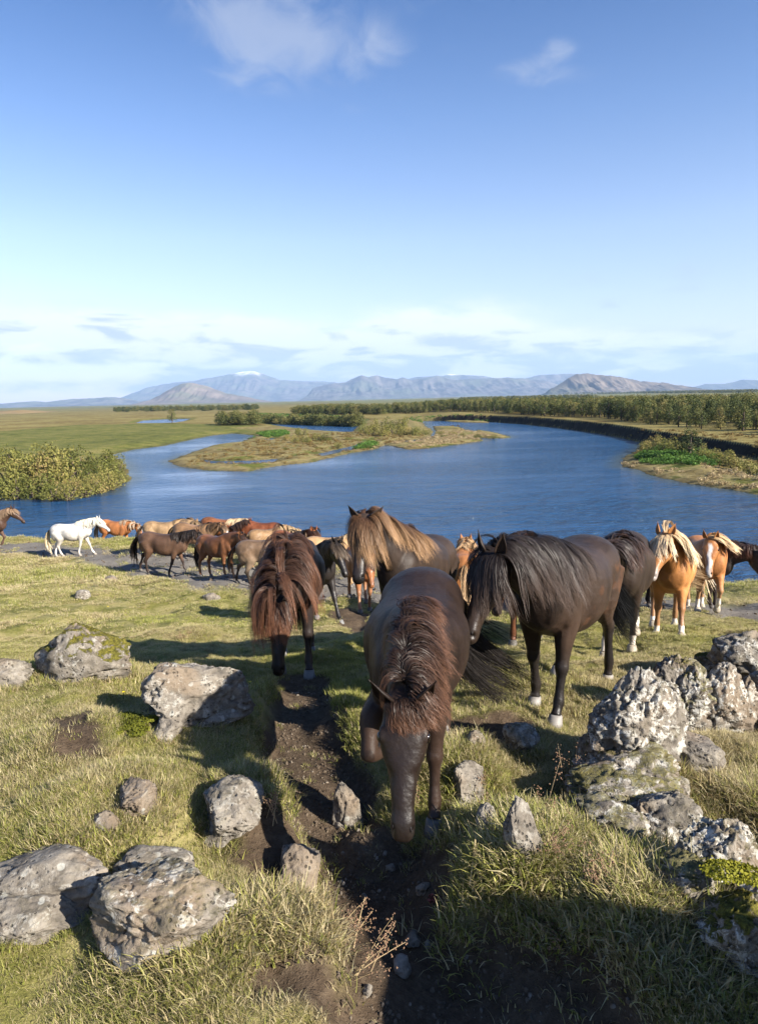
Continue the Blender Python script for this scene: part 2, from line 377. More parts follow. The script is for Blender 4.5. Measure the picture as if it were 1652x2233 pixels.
def mountain_mat(cA, cB, snow):
    def f(n, out):
        g = n.nodes.new('ShaderNodeNewGeometry'); pos = g.outputs['Position']
        a = n.noise(pos, 0.004, 8, 0.65, 0.6); b = n.noise(n.scale(pos, (1, 1, 2.5)), 0.0016, 6, 0.6)
        col = n.mix(n.step(a, 0.35, 0.65), cA, cB); col = n.mix(n.m('MULTIPLY', n.step(b, 0.45, 0.6), 0.6), col, (0.10, 0.115, 0.07))
        if snow:
            z = n.new('ShaderNodeSeparateXYZ', {0: pos}).outputs[2]
            s = n.step(n.m('ADD', z, n.m('MULTIPLY', n.m('SUBTRACT', a, 0.5), snow[1])), snow[0], snow[0]+snow[2])
            col = n.mix(s, col, (0.8, 0.82, 0.85))
        principled(n, out, Base_Color=col, Roughness=0.95, Specular_IOR_Level=0.05)
    return f
def mountain(name, prof, dist, depth, cols, rough=1.0, snow=None, seed=0, foot=0.0):
    """a ridge whose skyline is the traced profile at that distance, sloping down to both sides"""
    a = np.array(prof, float); d = ray(a[:, 0], a[:, 1]); k = dist/d[:, 1]
    xs = d[:, 0]*k; zs = CAM[2]+d[:, 2]*k
    nx = 240; X = np.linspace(xs[0], xs[-1], nx); Z = np.interp(X, xs, zs); ny = 70
    v = np.linspace(-1, 1, ny); XX, VV = np.meshgrid(X, v); ZZ = np.tile(Z, (ny, 1))
    fall = 1-np.abs(VV); 
    rid = np.abs(fbm(XX/(dist*0.05)+seed, VV*1.2+seed, o=5))*2
    gully = np.abs(fbm(XX/(dist*0.018)+seed*3+VV*0.6, VV*1.0, o=4, g=0.6))*2
    prof_ = fall**1.15
    edge = np.minimum(1, (1-np.abs(np.linspace(-1, 1, nx)))*8)[None]
    zz = ZZ*prof_*(1-0.55*rough*rid*np.sin(fall*np.pi)-0.55*rough*gully*np.sin(np.minimum(fall*1.1, 1)*np.pi)**0.7)
    zz = zz + Z.max()*0.05*rough*fbm(XX/(dist*0.006), VV*9, o=3)*(fall < 0.99)*fall
    zz = np.maximum(zz*edge+foot*0, -30); YY = dist+VV*depth+depth*0.25*fbm(XX/(dist*.06)+seed, VV*0+seed)*(1-fall*0)
    o = mesh_obj(name, np.column_stack([XX.ravel(), YY.ravel(), zz.ravel()]), grid_faces(nx, ny), material(name+'_rock', mountain_mat(cols[0], cols[1], snow)))
    tag(o, kind='structure'); return o
def K1(l): return [(x*.5015, 785+y*.5015) for x, y in l]
def K2(l): return [(823.4+x*.5015, 785+y*.5015) for x, y in l]
def build_mountains():
    gB = ((0.045, 0.042, 0.045), (0.16, 0.14, 0.125))
    mountain('volcano', K1([(430,205),(500,170),(560,145),(640,120),(760,98),(850,90),(950,70),(1020,55),(1060,50),(1110,46),(1160,63),(1220,86),(1300,90),(1450,94),(1520,110),(1640,170),(1700,200)]), 16000, 2500, gB, 0.7, (600, 260, 120), 1)
    mountain('mountain_range', K1([(1280,190),(1360,120),(1440,100),(1500,96),(1540,74),(1570,64),(1600,72),(1640,64)])+K2([(20,68),(50,76),(80,80),(110,74),(150,86),(200,78),(255,65),(290,74),(330,82),(470,80),(560,76),(650,80),(720,90),(800,110),(900,150)]), 11500, 1800, gB, 1.0, None, 5)
    mountain('snow_ridge', K2([(60,140),(120,84),(160,74),(220,70),(280,68),(310,59),(340,60),(400,65),(460,68),(520,80),(600,140)]), 15000, 1200, gB, 0.3, (480, 40, 40), 11)
    mountain('blue_ridge', K2([(480,150),(560,90),(640,78),(700,64),(780,60),(840,57),(900,70),(1000,110),(1100,150)]), 14000, 1200, gB, 0.8, None, 17)
    mountain('cone_hill', K1([(400,215),(520,205),(580,196),(650,176),(700,148),(750,120),(790,102),(820,97),(850,100),(900,113),(980,143),(1100,166),(1200,185),(1300,200)]), 6800, 900, ((0.12, 0.10, 0.085), (0.21, 0.17, 0.14)), 0.8, None, 23)
    mountain('mesa_mountain', K2([(690,152),(740,131),(790,104),(830,76),(870,57),(920,55),(950,60),(1000,66),(1050,75),(1130,92),(1200,94),(1260,100),(1330,113),(1420,128),(1500,140)]), 5600, 600, ((0.075, 0.068, 0.062), (0.19, 0.155, 0.125)), 1.3, None, 31)
    mountain('low_hills', K1([(-500,200),(-200,190),(0,190),(60,185),(140,179),(200,183),(300,169),(400,166),(480,160),(540,165),(640,185),(740,205)]), 10500, 1100, gB, 1.0, None, 37)
    mountain('distant_hills', K2([(1300,128),(1380,115),(1420,104),(1500,103),(1540,96),(1580,85),(1650,87),(1720,95),(1900,90),(2200,120)]), 13000, 1000, ((0.05, 0.055, 0.05), (0.12, 0.11, 0.09)), 0.9, None, 41)
    mountain('heath_hill', K1([(-600,245),(-300,232),(-100,222),(0,221),(40,219),(90,217),(140,226),(180,238),(230,252)]), 900, 160, ((0.16, 0.11, 0.05), (0.22, 0.16, 0.08)), 0.3, None, 47)
build_far_land(); build_water(); build_mountains()
def build_haze():
    bm = bmesh.new(); bmesh.ops.create_cube(bm, size=1.0)
    me = bpy.data.meshes.new('haze'); bm.to_mesh(me); bm.free(); o = bpy.data.objects.new('haze', me); C.objects.link(o)
    o.scale = (44000, 24000, 1100); o.location = (0, 9000, 548); tag(o, kind='stuff')
    m = bpy.data.materials.new('haze_air'); m.use_nodes = True; nt = m.node_tree; nt.nodes.clear()
    out = nt.nodes.new('ShaderNodeOutputMaterial'); v = nt.nodes.new('ShaderNodeVolumePrincipled')
    v.inputs['Color'].default_value = HAZE_COL; v.inputs['Density'].default_value = HAZE_DEN; v.inputs['Anisotropy'].default_value = 0.0
    nt.links.new(v.outputs[0], out.inputs['Volume']); me.materials.append(m)
HAZE_COL = (0.44, 0.66, 1.0, 1); HAZE_DEN = 6.2e-5
build_haze()
# ================================================================ near hillside
PROF_Y = [-20, 0, 2, 3.5, 5, 6.5, 8, 9.6, 12, 14, 18, 22, 26, 30, 60]
PROF_H = [2.3, 2.35, 2.44, 2.50, 2.55, 2.68, 3.0, 3.5, 4.02, 4.4, 4.92, 5.45, 5.75, 5.88, 6.2]
CREST_T = [-0.9, -0.55, -0.35, -0.22, -0.1, 0.12, 0.55, 0.9]; CREST_D = [31, 30.5, 29.5, 28.3, 25, 20.5, 16, 14]
def h_base(x, y):
    x = np.asarray(x, float); y = np.asarray(y, float)
    # smoothed profile
    H = sum(np.interp(y+o, PROF_Y, PROF_H)*w_ for o, w_ in ((-1.2, .2), (-.6, .2), (0, .2), (.6, .2), (1.2, .2)))
    t = x/np.maximum(y, 3); dc = np.interp(t, CREST_T, CREST_D)
    over = np.maximum(0, y-dc); H = H + 0.34*over*sstep(over, 0, 2.0)
    return CAM[2]-H
def at_base(px, py):
    """where the view ray of a traced pixel meets the smooth hillside"""
    d = ray(np.atleast_1d(px), np.atleast_1d(py)); t = np.full(len(d), 0.5)
    for i in range(2400):
        p = CAM+d*t[:, None]; up = p[:, 2]-h_base(p[:, 0], p[:, 1]); m = (up > 0.002) & (t < 80)
        if not m.any(): break
        t = np.where(m, t+np.clip(up*0.6, 0.003, 0.6), t)
    return CAM+d*t[:, None]
def pb(l): a = np.array(l, float); return at_base(a[:, 0], a[:, 1])[:, :2]
PATH = pb([(640,1470),(620,1520),(606,1570),(598,1640),(618,1700),(655,1765),(690,1815),(722,1860),(745,1920),(732,1980),(748,2040),(795,2090),(800,2160),(786,2240),(760,2420),
           (1460,2420),(1330,2240),(1260,2150),(1110,2095),(985,2075),(950,2030),(960,1950),(955,1880),(920,1840),(842,1812),(800,1760),(792,1700),(755,1640),(715,1570),(700,1520),(690,1472)])
SOIL2 = [pb([(560,1850),(640,1840),(668,1900),(640,1990),(700,2020),(640,2010),(560,1990),(530,1920)]), pb([(560,2160),(700,2150),(760,2250),(540,2260)]), pb([(140,1690),(210,1690),(225,1770),(150,1775)]),
         pb([(345,1620),(385,1630),(395,1700),(350,1700)]), pb([(1000,1590),(1110,1580),(1170,1600),(1150,1640),(1020,1650)]), pb([(730,1325),(800,1335),(790,1375),(725,1350)])]
TRACK = pb([(-200,1185),(0,1178),(210,1190),(400,1206),(600,1240),(800,1262),(1000,1275),(1300,1290),(1500,1312),(1652,1320),(1900,1330),(1900,1400),(1652,1364),(1500,1340),(1200,1325),
            (900,1310),(600,1302),(430,1284),(290,1260),(180,1228),(60,1208),(-200,1200)])
BUMPS = [(1080,1900,.40,.24),(990,1690,.28,.14),(800,1800,.16,.10),(1340,1880,.45,.16),(620,2140,.50,.16),(300,1780,.8,.14),(738,1560,.22,.12),(560,1800,.22,.12),(120,1560,1.0,.22),
         (420,1620,.4,.12),(1480,2000,.5,.10),(600,1870,.22,.12),(1250,2050,.4,.06),(70,1720,.55,.20),(260,1870,.35,.10),(450,1560,.3,.12),(1420,2150,.5,.12),(1100,1480,.5,.10),(230,1300,1.6,.12),(60,1260,2.2,.2),(900,1650,.3,-.05)]
BW = [(at_base(px, py)[0], r, h) for px, py, r, h in BUMPS]
def h_ground(x, y, detail=True):
    x = np.asarray(x, float).ravel(); y = np.asarray(y, float).ravel(); P = np.stack([x, y], 1)
    z = h_base(x, y)
    r = np.hypot(x, y)
    if detail:
        damp = np.ones(len(x)); nr = (r < 9) & (y > 0); damp[nr] = 1-.75*sstep(sdf_poly(P[nr], PATH), -.35, .05)
        z = z + 0.40*damp*fbm(x/0.85, y/0.85, o=4)*sstep(r, 1, 3) + 0.35*fbm(x/5+9, y/5, o=3)*sstep(r, 5, 14) + 0.03*fbm(x/0.22, y/0.22, o=3)
    near = (r < 14) & (y > -3)
    if near.any():
        Q = P[near]; s = sdf_poly(Q, PATH)+0.12+0.10*fbm(Q[:, 0]/0.3, Q[:, 1]/0.3, o=3)
        fade = 1-sstep(Q[:, 1], 5.3, 7.0)
        left = sstep(-Q[:, 0]*1.0+0.15*Q[:, 1]-0.6, 0.0, 1.5)*(1-sstep(Q[:, 1], 4.5, 7.5))
        dz = -0.17*sstep(s, -0.10, 0.12)*fade + 0.15*left*(1-sstep(s, -0.15, 0.1))
        for q in SOIL2: dz = dz-0.05*sstep(sdf_poly(Q, q), -0.05, 0.1)
        for c, rad, h in BW:
            d2 = ((Q[:, 0]-c[0])**2+(Q[:, 1]-c[1])**2)/rad**2; dz = dz+h*np.exp(-d2*d2*0.7)
        # unseen rise added beside and behind the viewpoint to shade the foreground
        dz = dz + SHADE_RISE_H*sstep(Q[:, 0]-SHADE_RISE_X+0.25*fbm(Q[:, 0]*0+3, Q[:, 1]/0.35, o=3)*2, -0.5, 0.7)*(1-sstep(Q[:, 1]+0.3*fbm(Q[:, 0]/0.5, Q[:, 0]*0), SHADE_RISE_Y, SHADE_RISE_Y+0.9))
        z = z.copy(); z[near] += dz
    return z
SHADE_RISE_H = 1.6; SHADE_RISE_X = 2.0; SHADE_RISE_Y = 1.0  # height and edges of the added out-of-frame rise, set for its shadow
def masks(x, y):
    P = np.stack([np.ravel(x), np.ravel(y)], 1); n1 = fbm(P[:, 0]/0.25, P[:, 1]/0.25, o=4)
    soil = sstep(sdf_poly(P, PATH)+0.16*n1, -0.17, -0.07)
    for q in SOIL2: soil = np.maximum(soil, sstep(sdf_poly(P, q)+0.22*n1, -0.14, 0.0))
    track = sstep(sdf_poly(P, TRACK)+1.2*fbm(P[:, 0]/1.3, P[:, 1]/1.3, o=4), -0.25, 0.25)
    return soil, track
def axis(breaks):
    out = [breaks[0][0]]
    for (a, st), (b, _) in zip(breaks[:-1], breaks[1:]):
        k = max(1, int(round((b-a)/st))); out += list(np.linspace(a, b, k+1)[1:])
    return np.array(out)
def ground_mat(n, out):
    g = n.nodes.new('ShaderNodeNewGeometry'); pos = g.outputs['Position']
    fine = n.noise(pos, 14, 8, 0.7); mid = n.noise(pos, 1.3, 6, 0.62, 0.3); vf = n.noise(pos, 60, 4, 0.7)
    gr = n.ramp(n.m('ADD', n.m('MULTIPLY', mid, 0.6), n.m('MULTIPLY', fine, 0.4)), [(0.34, (0.075, 0.080, 0.020)), (0.46, (0.17, 0.160, 0.045)), (0.55, (0.27, 0.235, 0.095)), (0.66, (0.31, 0.25, 0.12))])
    so = n.ramp(n.m('ADD', n.m('MULTIPLY', mid, 0.3), n.m('MULTIPLY', fine, 0.7)), [(0.30, (0.040, 0.027, 0.017)), (0.5, (0.085, 0.060, 0.039)), (0.68, (0.15, 0.112, 0.075))])
    tr = n.ramp(n.m('ADD', n.m('MULTIPLY', mid, 0.45), n.m('MULTIPLY', fine, 0.55)), [(0.3, (0.085, 0.075, 0.065)), (0.52, (0.165, 0.15, 0.13)), (0.7, (0.24, 0.22, 0.19))])
    col = n.mix(n.attr('soil'), gr, so); col = n.mix(n.attr('track'), col, tr)
    crumbs = n.step(n.vor(pos, 42), 0.30, 0.12)
    hb = n.m('ADD', n.m('MULTIPLY', fine, 1.0), n.m('MULTIPLY', vf, 0.35)); hb = n.m('ADD', hb, n.m('MULTIPLY', crumbs, 0.18))
    b = n.bump(hb, 0.9, 0.035)
    principled(n, out, Base_Color=col, Roughness=0.95, Normal=b, Specular_IOR_Level=0.12)
def build_ground():
    xs = axis([(-60, 2.5), (-30, 1.0), (-16, 0.4), (-8, 0.12), (-3.6, 0.035), (3.6, 0.12), (8, 0.4), (16, 1.0), (30, 2.5), (50, 1)])
    ys = axis([(-30, 2.5), (-8, 0.6), (-1, 0.15), (1.3, 0.032), (6.6, 0.07), (10, 0.16), (18, 0.3), (36, 0.8), (56, 1)])
    XX, YY = np.meshgrid(xs, ys); x = XX.ravel(); y = YY.ravel()
    z = h_ground(x, y); soil, track = masks(x, y)
    V = np.column_stack([x, y, z]); F = grid_faces(len(xs), len(ys))
    keep = z[F].max(1) > -1.5
    M = material('turf_and_soil', ground_mat); at = dict(soil=soil, track=track)
    sf = soil[F].mean(1) > 0.5; tf = (track[F].mean(1) > 0.5) & ~sf
    # only the trodden path itself is its own object; small bare patches stay with the ground
    inp = sdf_poly(V[F].mean(1)[:, :2], PATH) > -0.25
    tag(submesh('ground', V, F, keep & ~(sf & inp) & ~tf, M, at), kind='structure')
    tag(submesh('dirt_path', V, F, keep & sf & inp, M, at), kind='structure')
    tag(submesh('gravel_track', V, F, keep & tf, M, at), kind='structure')
    print('ground verts', len(V))
build_ground()
def hz(x, y): return float(h_ground(np.array([x]), np.array([y]))[0])
def at_ground(px, py):
    d = ray(np.array([float(px)]), np.array([float(py)]))[0]; t = 0.8
    for i in range(600):
        p = CAM+d*t; up = p[2]-hz(p[0], p[1])
        if up < 0.004: break
        t += min(max(up*0.5, 0.004), 0.5)
    return CAM+d*t

# ================================================================ grass
def tuft_mesh(name, rad, nb, hmin, hmax, wd, seed, curl=1.0, seg=3):
    rs = np.random.RandomState(seed); V = []; F = []; tone = []; tip = []
    for i in range(nb):
        a = rs.rand()*2*np.pi; r = rad*math.sqrt(rs.rand()); p = np.array([r*math.cos(a), r*math.sin(a), -0.01])
        a2 = a+rs.randn()*0.9; L = hmin+(hmax-hmin)*rs.rand()**1.3; lean = (0.15+0.5*rs.rand())*curl; w_ = wd*(0.6+0.8*rs.rand())
        side = np.array([-math.sin(a2+rs.randn()*0.5), math.cos(a2), 0]); side /= np.linalg.norm(side)
        b0 = len(V); t_ = rs.rand(); ang = 0.12+0.2*rs.rand()
        for k in range(seg+1):
            f = k/seg; ww = w_*(1-f*0.92)
            V += [p-side*ww/2, p+side*ww/2]; tone += [t_, t_]; tip += [f, f]
            ang += lean*(0.35+f*0.9)
            p = p+np.array([math.cos(a2)*math.sin(ang), math.sin(a2)*math.sin(ang), math.cos(ang)])*L/seg
        for k in range(seg): F.append([b0+2*k, b0+2*k+1, b0+2*k+3, b0+2*k+2])
    me = bpy.data.meshes.new(name); me.from_pydata([tuple(v) for v in V], [], F); me.update()
    for nm, vals in (('tone', tone), ('tip', tip)):
        at = me.attributes.new(nm, 'FLOAT', 'POINT'); at.data.foreach_set('value', np.array(vals, np.float32))
    me.polygons.foreach_set('use_smooth', np.ones(len(F), bool))
    return me
def grass_mat(n, out):
    def inst(name):
        a = n.nodes.new('ShaderNodeAttribute'); a.attribute_type = 'INSTANCER'; a.attribute_name = name; return a.outputs['Fac']
    tone = n.attr('tone'); dry = inst('dry'); hue = inst('hue')
    g = n.ramp(n.m('ADD', n.m('MULTIPLY', tone, 0.55), n.m('MULTIPLY', hue, 0.45)), [(0.15, (0.085, 0.115, 0.022)), (0.5, (0.240, 0.262, 0.048)), (0.85, (0.41, 0.395, 0.095))])
    s = n.ramp(tone, [(0.0, (0.20, 0.145, 0.075)), (0.4, (0.42, 0.335, 0.18)), (1.0, (0.60, 0.52, 0.32))])
    f = n.step(n.m('ADD', dry, n.m('MULTIPLY', n.m('SUBTRACT', n.m('FRACT', n.m('MULTIPLY', tone, 7.31)), 0.5), 1.1)), 0.35, 0.65)
    col = n.mix(f, g, s)
    col = n.mix(n.m('MULTIPLY', n.attr('tip'), 0.25), col, (0.42, 0.36, 0.17))
    p = n.nodes.new('ShaderNodeBsdfPrincipled'); n.set(p.inputs['Base Color'], col); p.inputs['Roughness'].default_value = 0.6; p.inputs['Specular IOR Level'].default_value = 0.25
    t = n.new('ShaderNodeBsdfTranslucent', {0: col}); m = n.nodes.new('ShaderNodeMixShader'); m.inputs[0].default_value = 0.34
    n.links.new(p.outputs[0], m.inputs[1]); n.links.new(t.outputs[0], m.inputs[2]); n.links.new(m.outputs[0], out.inputs[0])
def gn_scatter(name, P, scl, rot, idx, coll, attrs):
    """one stuff object: points with attributes, each point carries one tuft"""
    me = bpy.data.meshes.new(name); me.vertices.add(len(P)); me.vertices.foreach_set('co', np.asarray(P, np.float32).ravel())
    a = me.attributes.new('rot', 'FLOAT_VECTOR', 'POINT'); a.data.foreach_set('vector', np.asarray(rot, np.float32).ravel())
    a = me.attributes.new('scl', 'FLOAT_VECTOR', 'POINT'); a.data.foreach_set('vector', np.asarray(scl, np.float32).ravel())
    a = me.attributes.new('pick', 'INT', 'POINT'); a.data.foreach_set('value', np.asarray(idx, np.int32))
    for k, v in attrs.items():
        a = me.attributes.new(k, 'FLOAT', 'POINT'); a.data.foreach_set('value', np.asarray(v, np.float32))
    o = bpy.data.objects.new(name, me); C.objects.link(o)
    ng = bpy.data.node_groups.new(name+'_scatter', 'GeometryNodeTree')
    ng.interface.new_socket('Geometry', in_out='INPUT', socket_type='NodeSocketGeometry'); ng.interface.new_socket('Geometry', in_out='OUTPUT', socket_type='NodeSocketGeometry')
    gi = ng.nodes.new('NodeGroupInput'); go = ng.nodes.new('NodeGroupOutput')
    ci = ng.nodes.new('GeometryNodeCollectionInfo'); ci.inputs['Collection'].default_value = coll; ci.inputs['Separate Children'].default_value = True; ci.inputs['Reset Children'].default_value = True
    ip = ng.nodes.new('GeometryNodeInstanceOnPoints'); ip.inputs['Pick Instance'].default_value = True
    def na(nm, ty):
        q = ng.nodes.new('GeometryNodeInputNamedAttribute'); q.data_type = ty; q.inputs['Name'].default_value = nm; return q.outputs['Attribute']
    ng.links.new(gi.outputs[0], ip.inputs['Points']); ng.links.new(ci.outputs[0], ip.inputs['Instance'])
    ng.links.new(na('pick', 'INT'), ip.inputs['Instance Index'])
    ng.links.new(na('rot', 'FLOAT_VECTOR'), ip.inputs['Rotation']); ng.links.new(na('scl', 'FLOAT_VECTOR'), ip.inputs['Scale'])
    ng.links.new(ip.outputs[0], go.inputs[0])
    md = o.modifiers.new('scatter', 'NODES'); md.node_group = ng
    return o
def make_coll(name, meshes, mat):
    c = bpy.data.collections.new(name)
    for i, me in enumerate(meshes):
        me.materials.clear(); me.materials.append(mat); ob = bpy.data.objects.new('%s_%02d' % (name, i), me); c.objects.link(ob)
    return c
ROCK_CLEAR = []      # (x, y, radius) kept free of grass, filled before the grass is laid
# ================================================================ rocks
def rock_mat(n, out):
    g = n.nodes.new('ShaderNodeNewGeometry'); pos = g.outputs['Position']; nz = n.new('ShaderNodeSeparateXYZ', {0: g.outputs['Normal']}).outputs[2]
    oi = n.nodes.new('ShaderNodeObjectInfo'); rnd = oi.outputs['Random']
    big = n.noise(pos, 3.5, 6, 0.62, 0.5); mid = n.noise(pos, 11, 7, 0.68, 0.3); fine = n.noise(pos, 48, 6, 0.7)
    base = n.ramp(n.m('ADD', n.m('MULTIPLY', mid, 0.6), n.m('MULTIPLY', big, 0.4)), [(0.32, (0.065, 0.058, 0.050)), (0.46, (0.150, 0.130, 0.106)), (0.56, (0.235, 0.208, 0.172)), (0.70, (0.30, 0.272, 0.232))])
    base = n.mix(n.m('MULTIPLY', n.step(n.noise(pos, 2.1, 3, 0.5), 0.5, 0.62), 0.55), base, (0.20, 0.145, 0.095))
    lich = n.m('MULTIPLY', n.step(n.m('ADD', n.noise(pos, 17, 5, 0.75, 0.6), n.m('MULTIPLY', n.attr('lichen'), 0.06)), 0.55, 0.62), n.step(n.m('ADD', n.noise(pos, 4.0, 3, 0.6), n.m('MULTIPLY', n.attr('lichen'), 0.06)), 0.46, 0.58))
    base = n.mix(n.m('MULTIPLY', lich, n.attr('lichen')), base, (0.47, 0.45, 0.40))
    rings = n.m('MULTIPLY', n.step(n.vor(pos, 13), 0.26, 0.20), n.step(n.noise(pos, 2.6, 2, 0.5), 0.54, 0.60)); base = n.mix(n.m('MULTIPLY', rings, 0.6), base, (0.40, 0.40, 0.36))
    vv = n.vor(pos, 34); pit = n.m('MULTIPLY', n.step(vv, 0.34, 0.18), n.step(n.noise(pos, 8, 3, 0.6), 0.45, 0.60)); base = n.mix(n.m('MULTIPLY', pit, 0.75), base, (0.022, 0.019, 0.016))
    crust = n.m('MULTIPLY', n.step(n.noise(pos, 24, 5, 0.7), 0.56, 0.64), n.attr('lichen')); base = n.mix(n.m('MULTIPLY', crust, 0.8), base, (0.030, 0.028, 0.022))
    ms = n.m('MULTIPLY', n.step(n.m('ADD', n.noise(pos, 6, 6, 0.7, 0.3), n.m('MULTIPLY', nz, 0.20)), 0.60, 0.68), n.step(n.attr('moss'), 0.05, 0.9))
    ms = n.m('MAXIMUM', ms, n.m('MULTIPLY', n.step(n.noise(pos, 9, 5, 0.7), 0.50, 0.57), n.step(n.attr('moss'), 0.9, 1.8)))
    mossc = n.ramp(fine, [(0.35, (0.035, 0.032, 0.008)), (0.5, (0.10, 0.092, 0.016)), (0.66, (0.20, 0.17, 0.03))])
    col = n.mix(ms, base, mossc)
    hgt = n.m('ADD', n.m('MULTIPLY', fine, 0.45), n.m('SUBTRACT', n.m('MULTIPLY', mid, 0.9), n.m('MULTIPLY', pit, 0.45))); hgt = n.m('ADD', hgt, n.m('MULTIPLY', ms, n.m('MULTIPLY_ADD', fine, 0.6, 0.15)))
    principled(n, out, Base_Color=col, Roughness=0.9, Specular_IOR_Level=0.18, Normal=n.bump(hgt, 0.85, 0.022))
ROCKM = material('lava_rock', rock_mat)
def depress(px, py):
    d = ray(np.array([float(px)]), np.array([float(py)]))[0]; return math.atan2(-d[2], math.hypot(d[0], d[1])), d
def rock(label, x0, x1, y0, y1, zf=0.5, rot=0.0, moss=0.3, lichen=0.6, seed=0, rough=1.0, sub=5, tilt=(0, 0), bury=0.32, dmin=.5, dmax=1.5, cat='rock', group=None, name='lava_rock', box=0.0, clear=.30, gap=0.0, taper=0.0):
    """a rock that fills the traced box: width and depth from the box, height = zf x width"""
    if group and "wall" in group: e_ = (x1-x0)*.07; x0 -= e_; x1 += e_; y0 -= e_*.4; y1 += e_*.6; dmin = max(dmin, .8); dmax = max(dmax, dmin)
    cx_, cy_ = (x0+x1)/2, (y0+y1)/2; th, d = depress(cx_, cy_); t = 0.8
    for k in range(3):
        p = None; wm_guess = 0.3 if k == 0 else wm
        lift = zf*wm_guess*0.5*(1-bury*2); t = 0.6
        for i in range(500):
            p = CAM+d*t; up = p[2]-hz(p[0], p[1])-lift
            if up < 0.005: break
            t += min(max(up*0.5, 0.004), 0.5)
        s = FPX/((p-CAM)@_FF); wm = (x1-x0)/s
    hm = zf*wm; dm = ((y1-y0)/s-hm*math.cos(th)*(1-bury))/max(math.sin(th), .15); dm = min(max(dm, dmin*wm), dmax*wm)
    rs = np.random.RandomState(seed*7+11)
    bm = bmesh.new(); bmesh.ops.create_icosphere(bm, subdivisions=sub, radius=1.0); V = np.array([v.co[:] for v in bm.verts]); F = np.array([[v.index for v in f.verts] for f in bm.faces]); bm.free()
    if box: V = np.sign(V)*np.abs(V)**(1-box); V /= np.abs(V).max()
    U = V.copy()
    for i in range(13):
        nn = rs.randn(3); nn /= np.linalg.norm(nn); off = 0.62+0.30*rs.rand(); e = np.maximum(0, V@nn-off); V = V-e[:, None]*nn*0.9
    o3 = rs.rand(3)*40; q = U*1.0+o3
    dsp = 0.42*fbm(q[:, 0]*1.4, q[:, 1]*1.4, q[:, 2]*1.4, o=3)
    rid = 1-np.abs(fbm(q[:, 0]*2.6, q[:, 1]*2.6, q[:, 2]*3.4+7, o=4))*4; dsp = dsp+0.10*rough*rid
    crk = np.abs(fbm(q[:, 0]*1.9+20, q[:, 1]*1.9, q[:, 2]*3.0, o=3)); dsp = dsp-0.16*rough*np.exp(-(crk/.018)**2)
    dsp = dsp+0.10*rough*fbm(q[:, 0]*9, q[:, 1]*9, q[:, 2]*9, o=3)
    pits = fbm(q[:, 0]*7+3, q[:, 1]*7, q[:, 2]*7, o=2); dsp = dsp-0.06*rough*sstep(pits, .12, .25)
    V = V*(1+dsp)[:, None]
    V -= (V.max(0)+V.min(0))/2; V /= (V.max(0)-V.min(0))/2
    if not taper and group and 'left' in group: taper = .12
    if taper: tz = (V[:, 2]+1)/2; V[:, :2] *= (1-taper*tz**1.3)[:, None]; V[:, 0] += taper*.25*tz*(1 if seed % 2 else -1)
    fl = np.clip(-V[:, 2]+.15, 0, 1.0); rr_ = np.sqrt(np.maximum(1-np.minimum(U[:, 2]**2, .985), .02)); V[:, :2] *= (1+np.minimum(1/rr_-1, 2.2)*.85*sstep(fl, 0, .5))[:, None]; V[:, :2] /= np.abs(V[:, :2]).max(0)
    V *= np.array([wm/2, dm/2, hm/2*(1+bury)])
    a, b = R(tilt[0]), R(tilt[1]); M3 = np.array((Matrix.Rotation(R(rot), 3, 'Z')@Matrix.Rotation(a, 3, 'X')@Matrix.Rotation(b, 3, 'Y')))
    V = V@M3.T
    gz = hz(p[0], p[1]); zc = gz+hm/2*(1-bury)+gap
    base = np.array([p[0], p[1], gz+gap]); V = V+np.array([0, 0, zc-gz-gap])
    o = mesh_obj(name, V, F, ROCKM, attrs={'moss': np.full(len(V), moss), 'lichen': np.full(len(V), lichen)}); o.location = base
    tag(o, label, cat, group)
    ROCK_CLEAR.append((p[0], p[1], clear*min(wm, dm))); return o
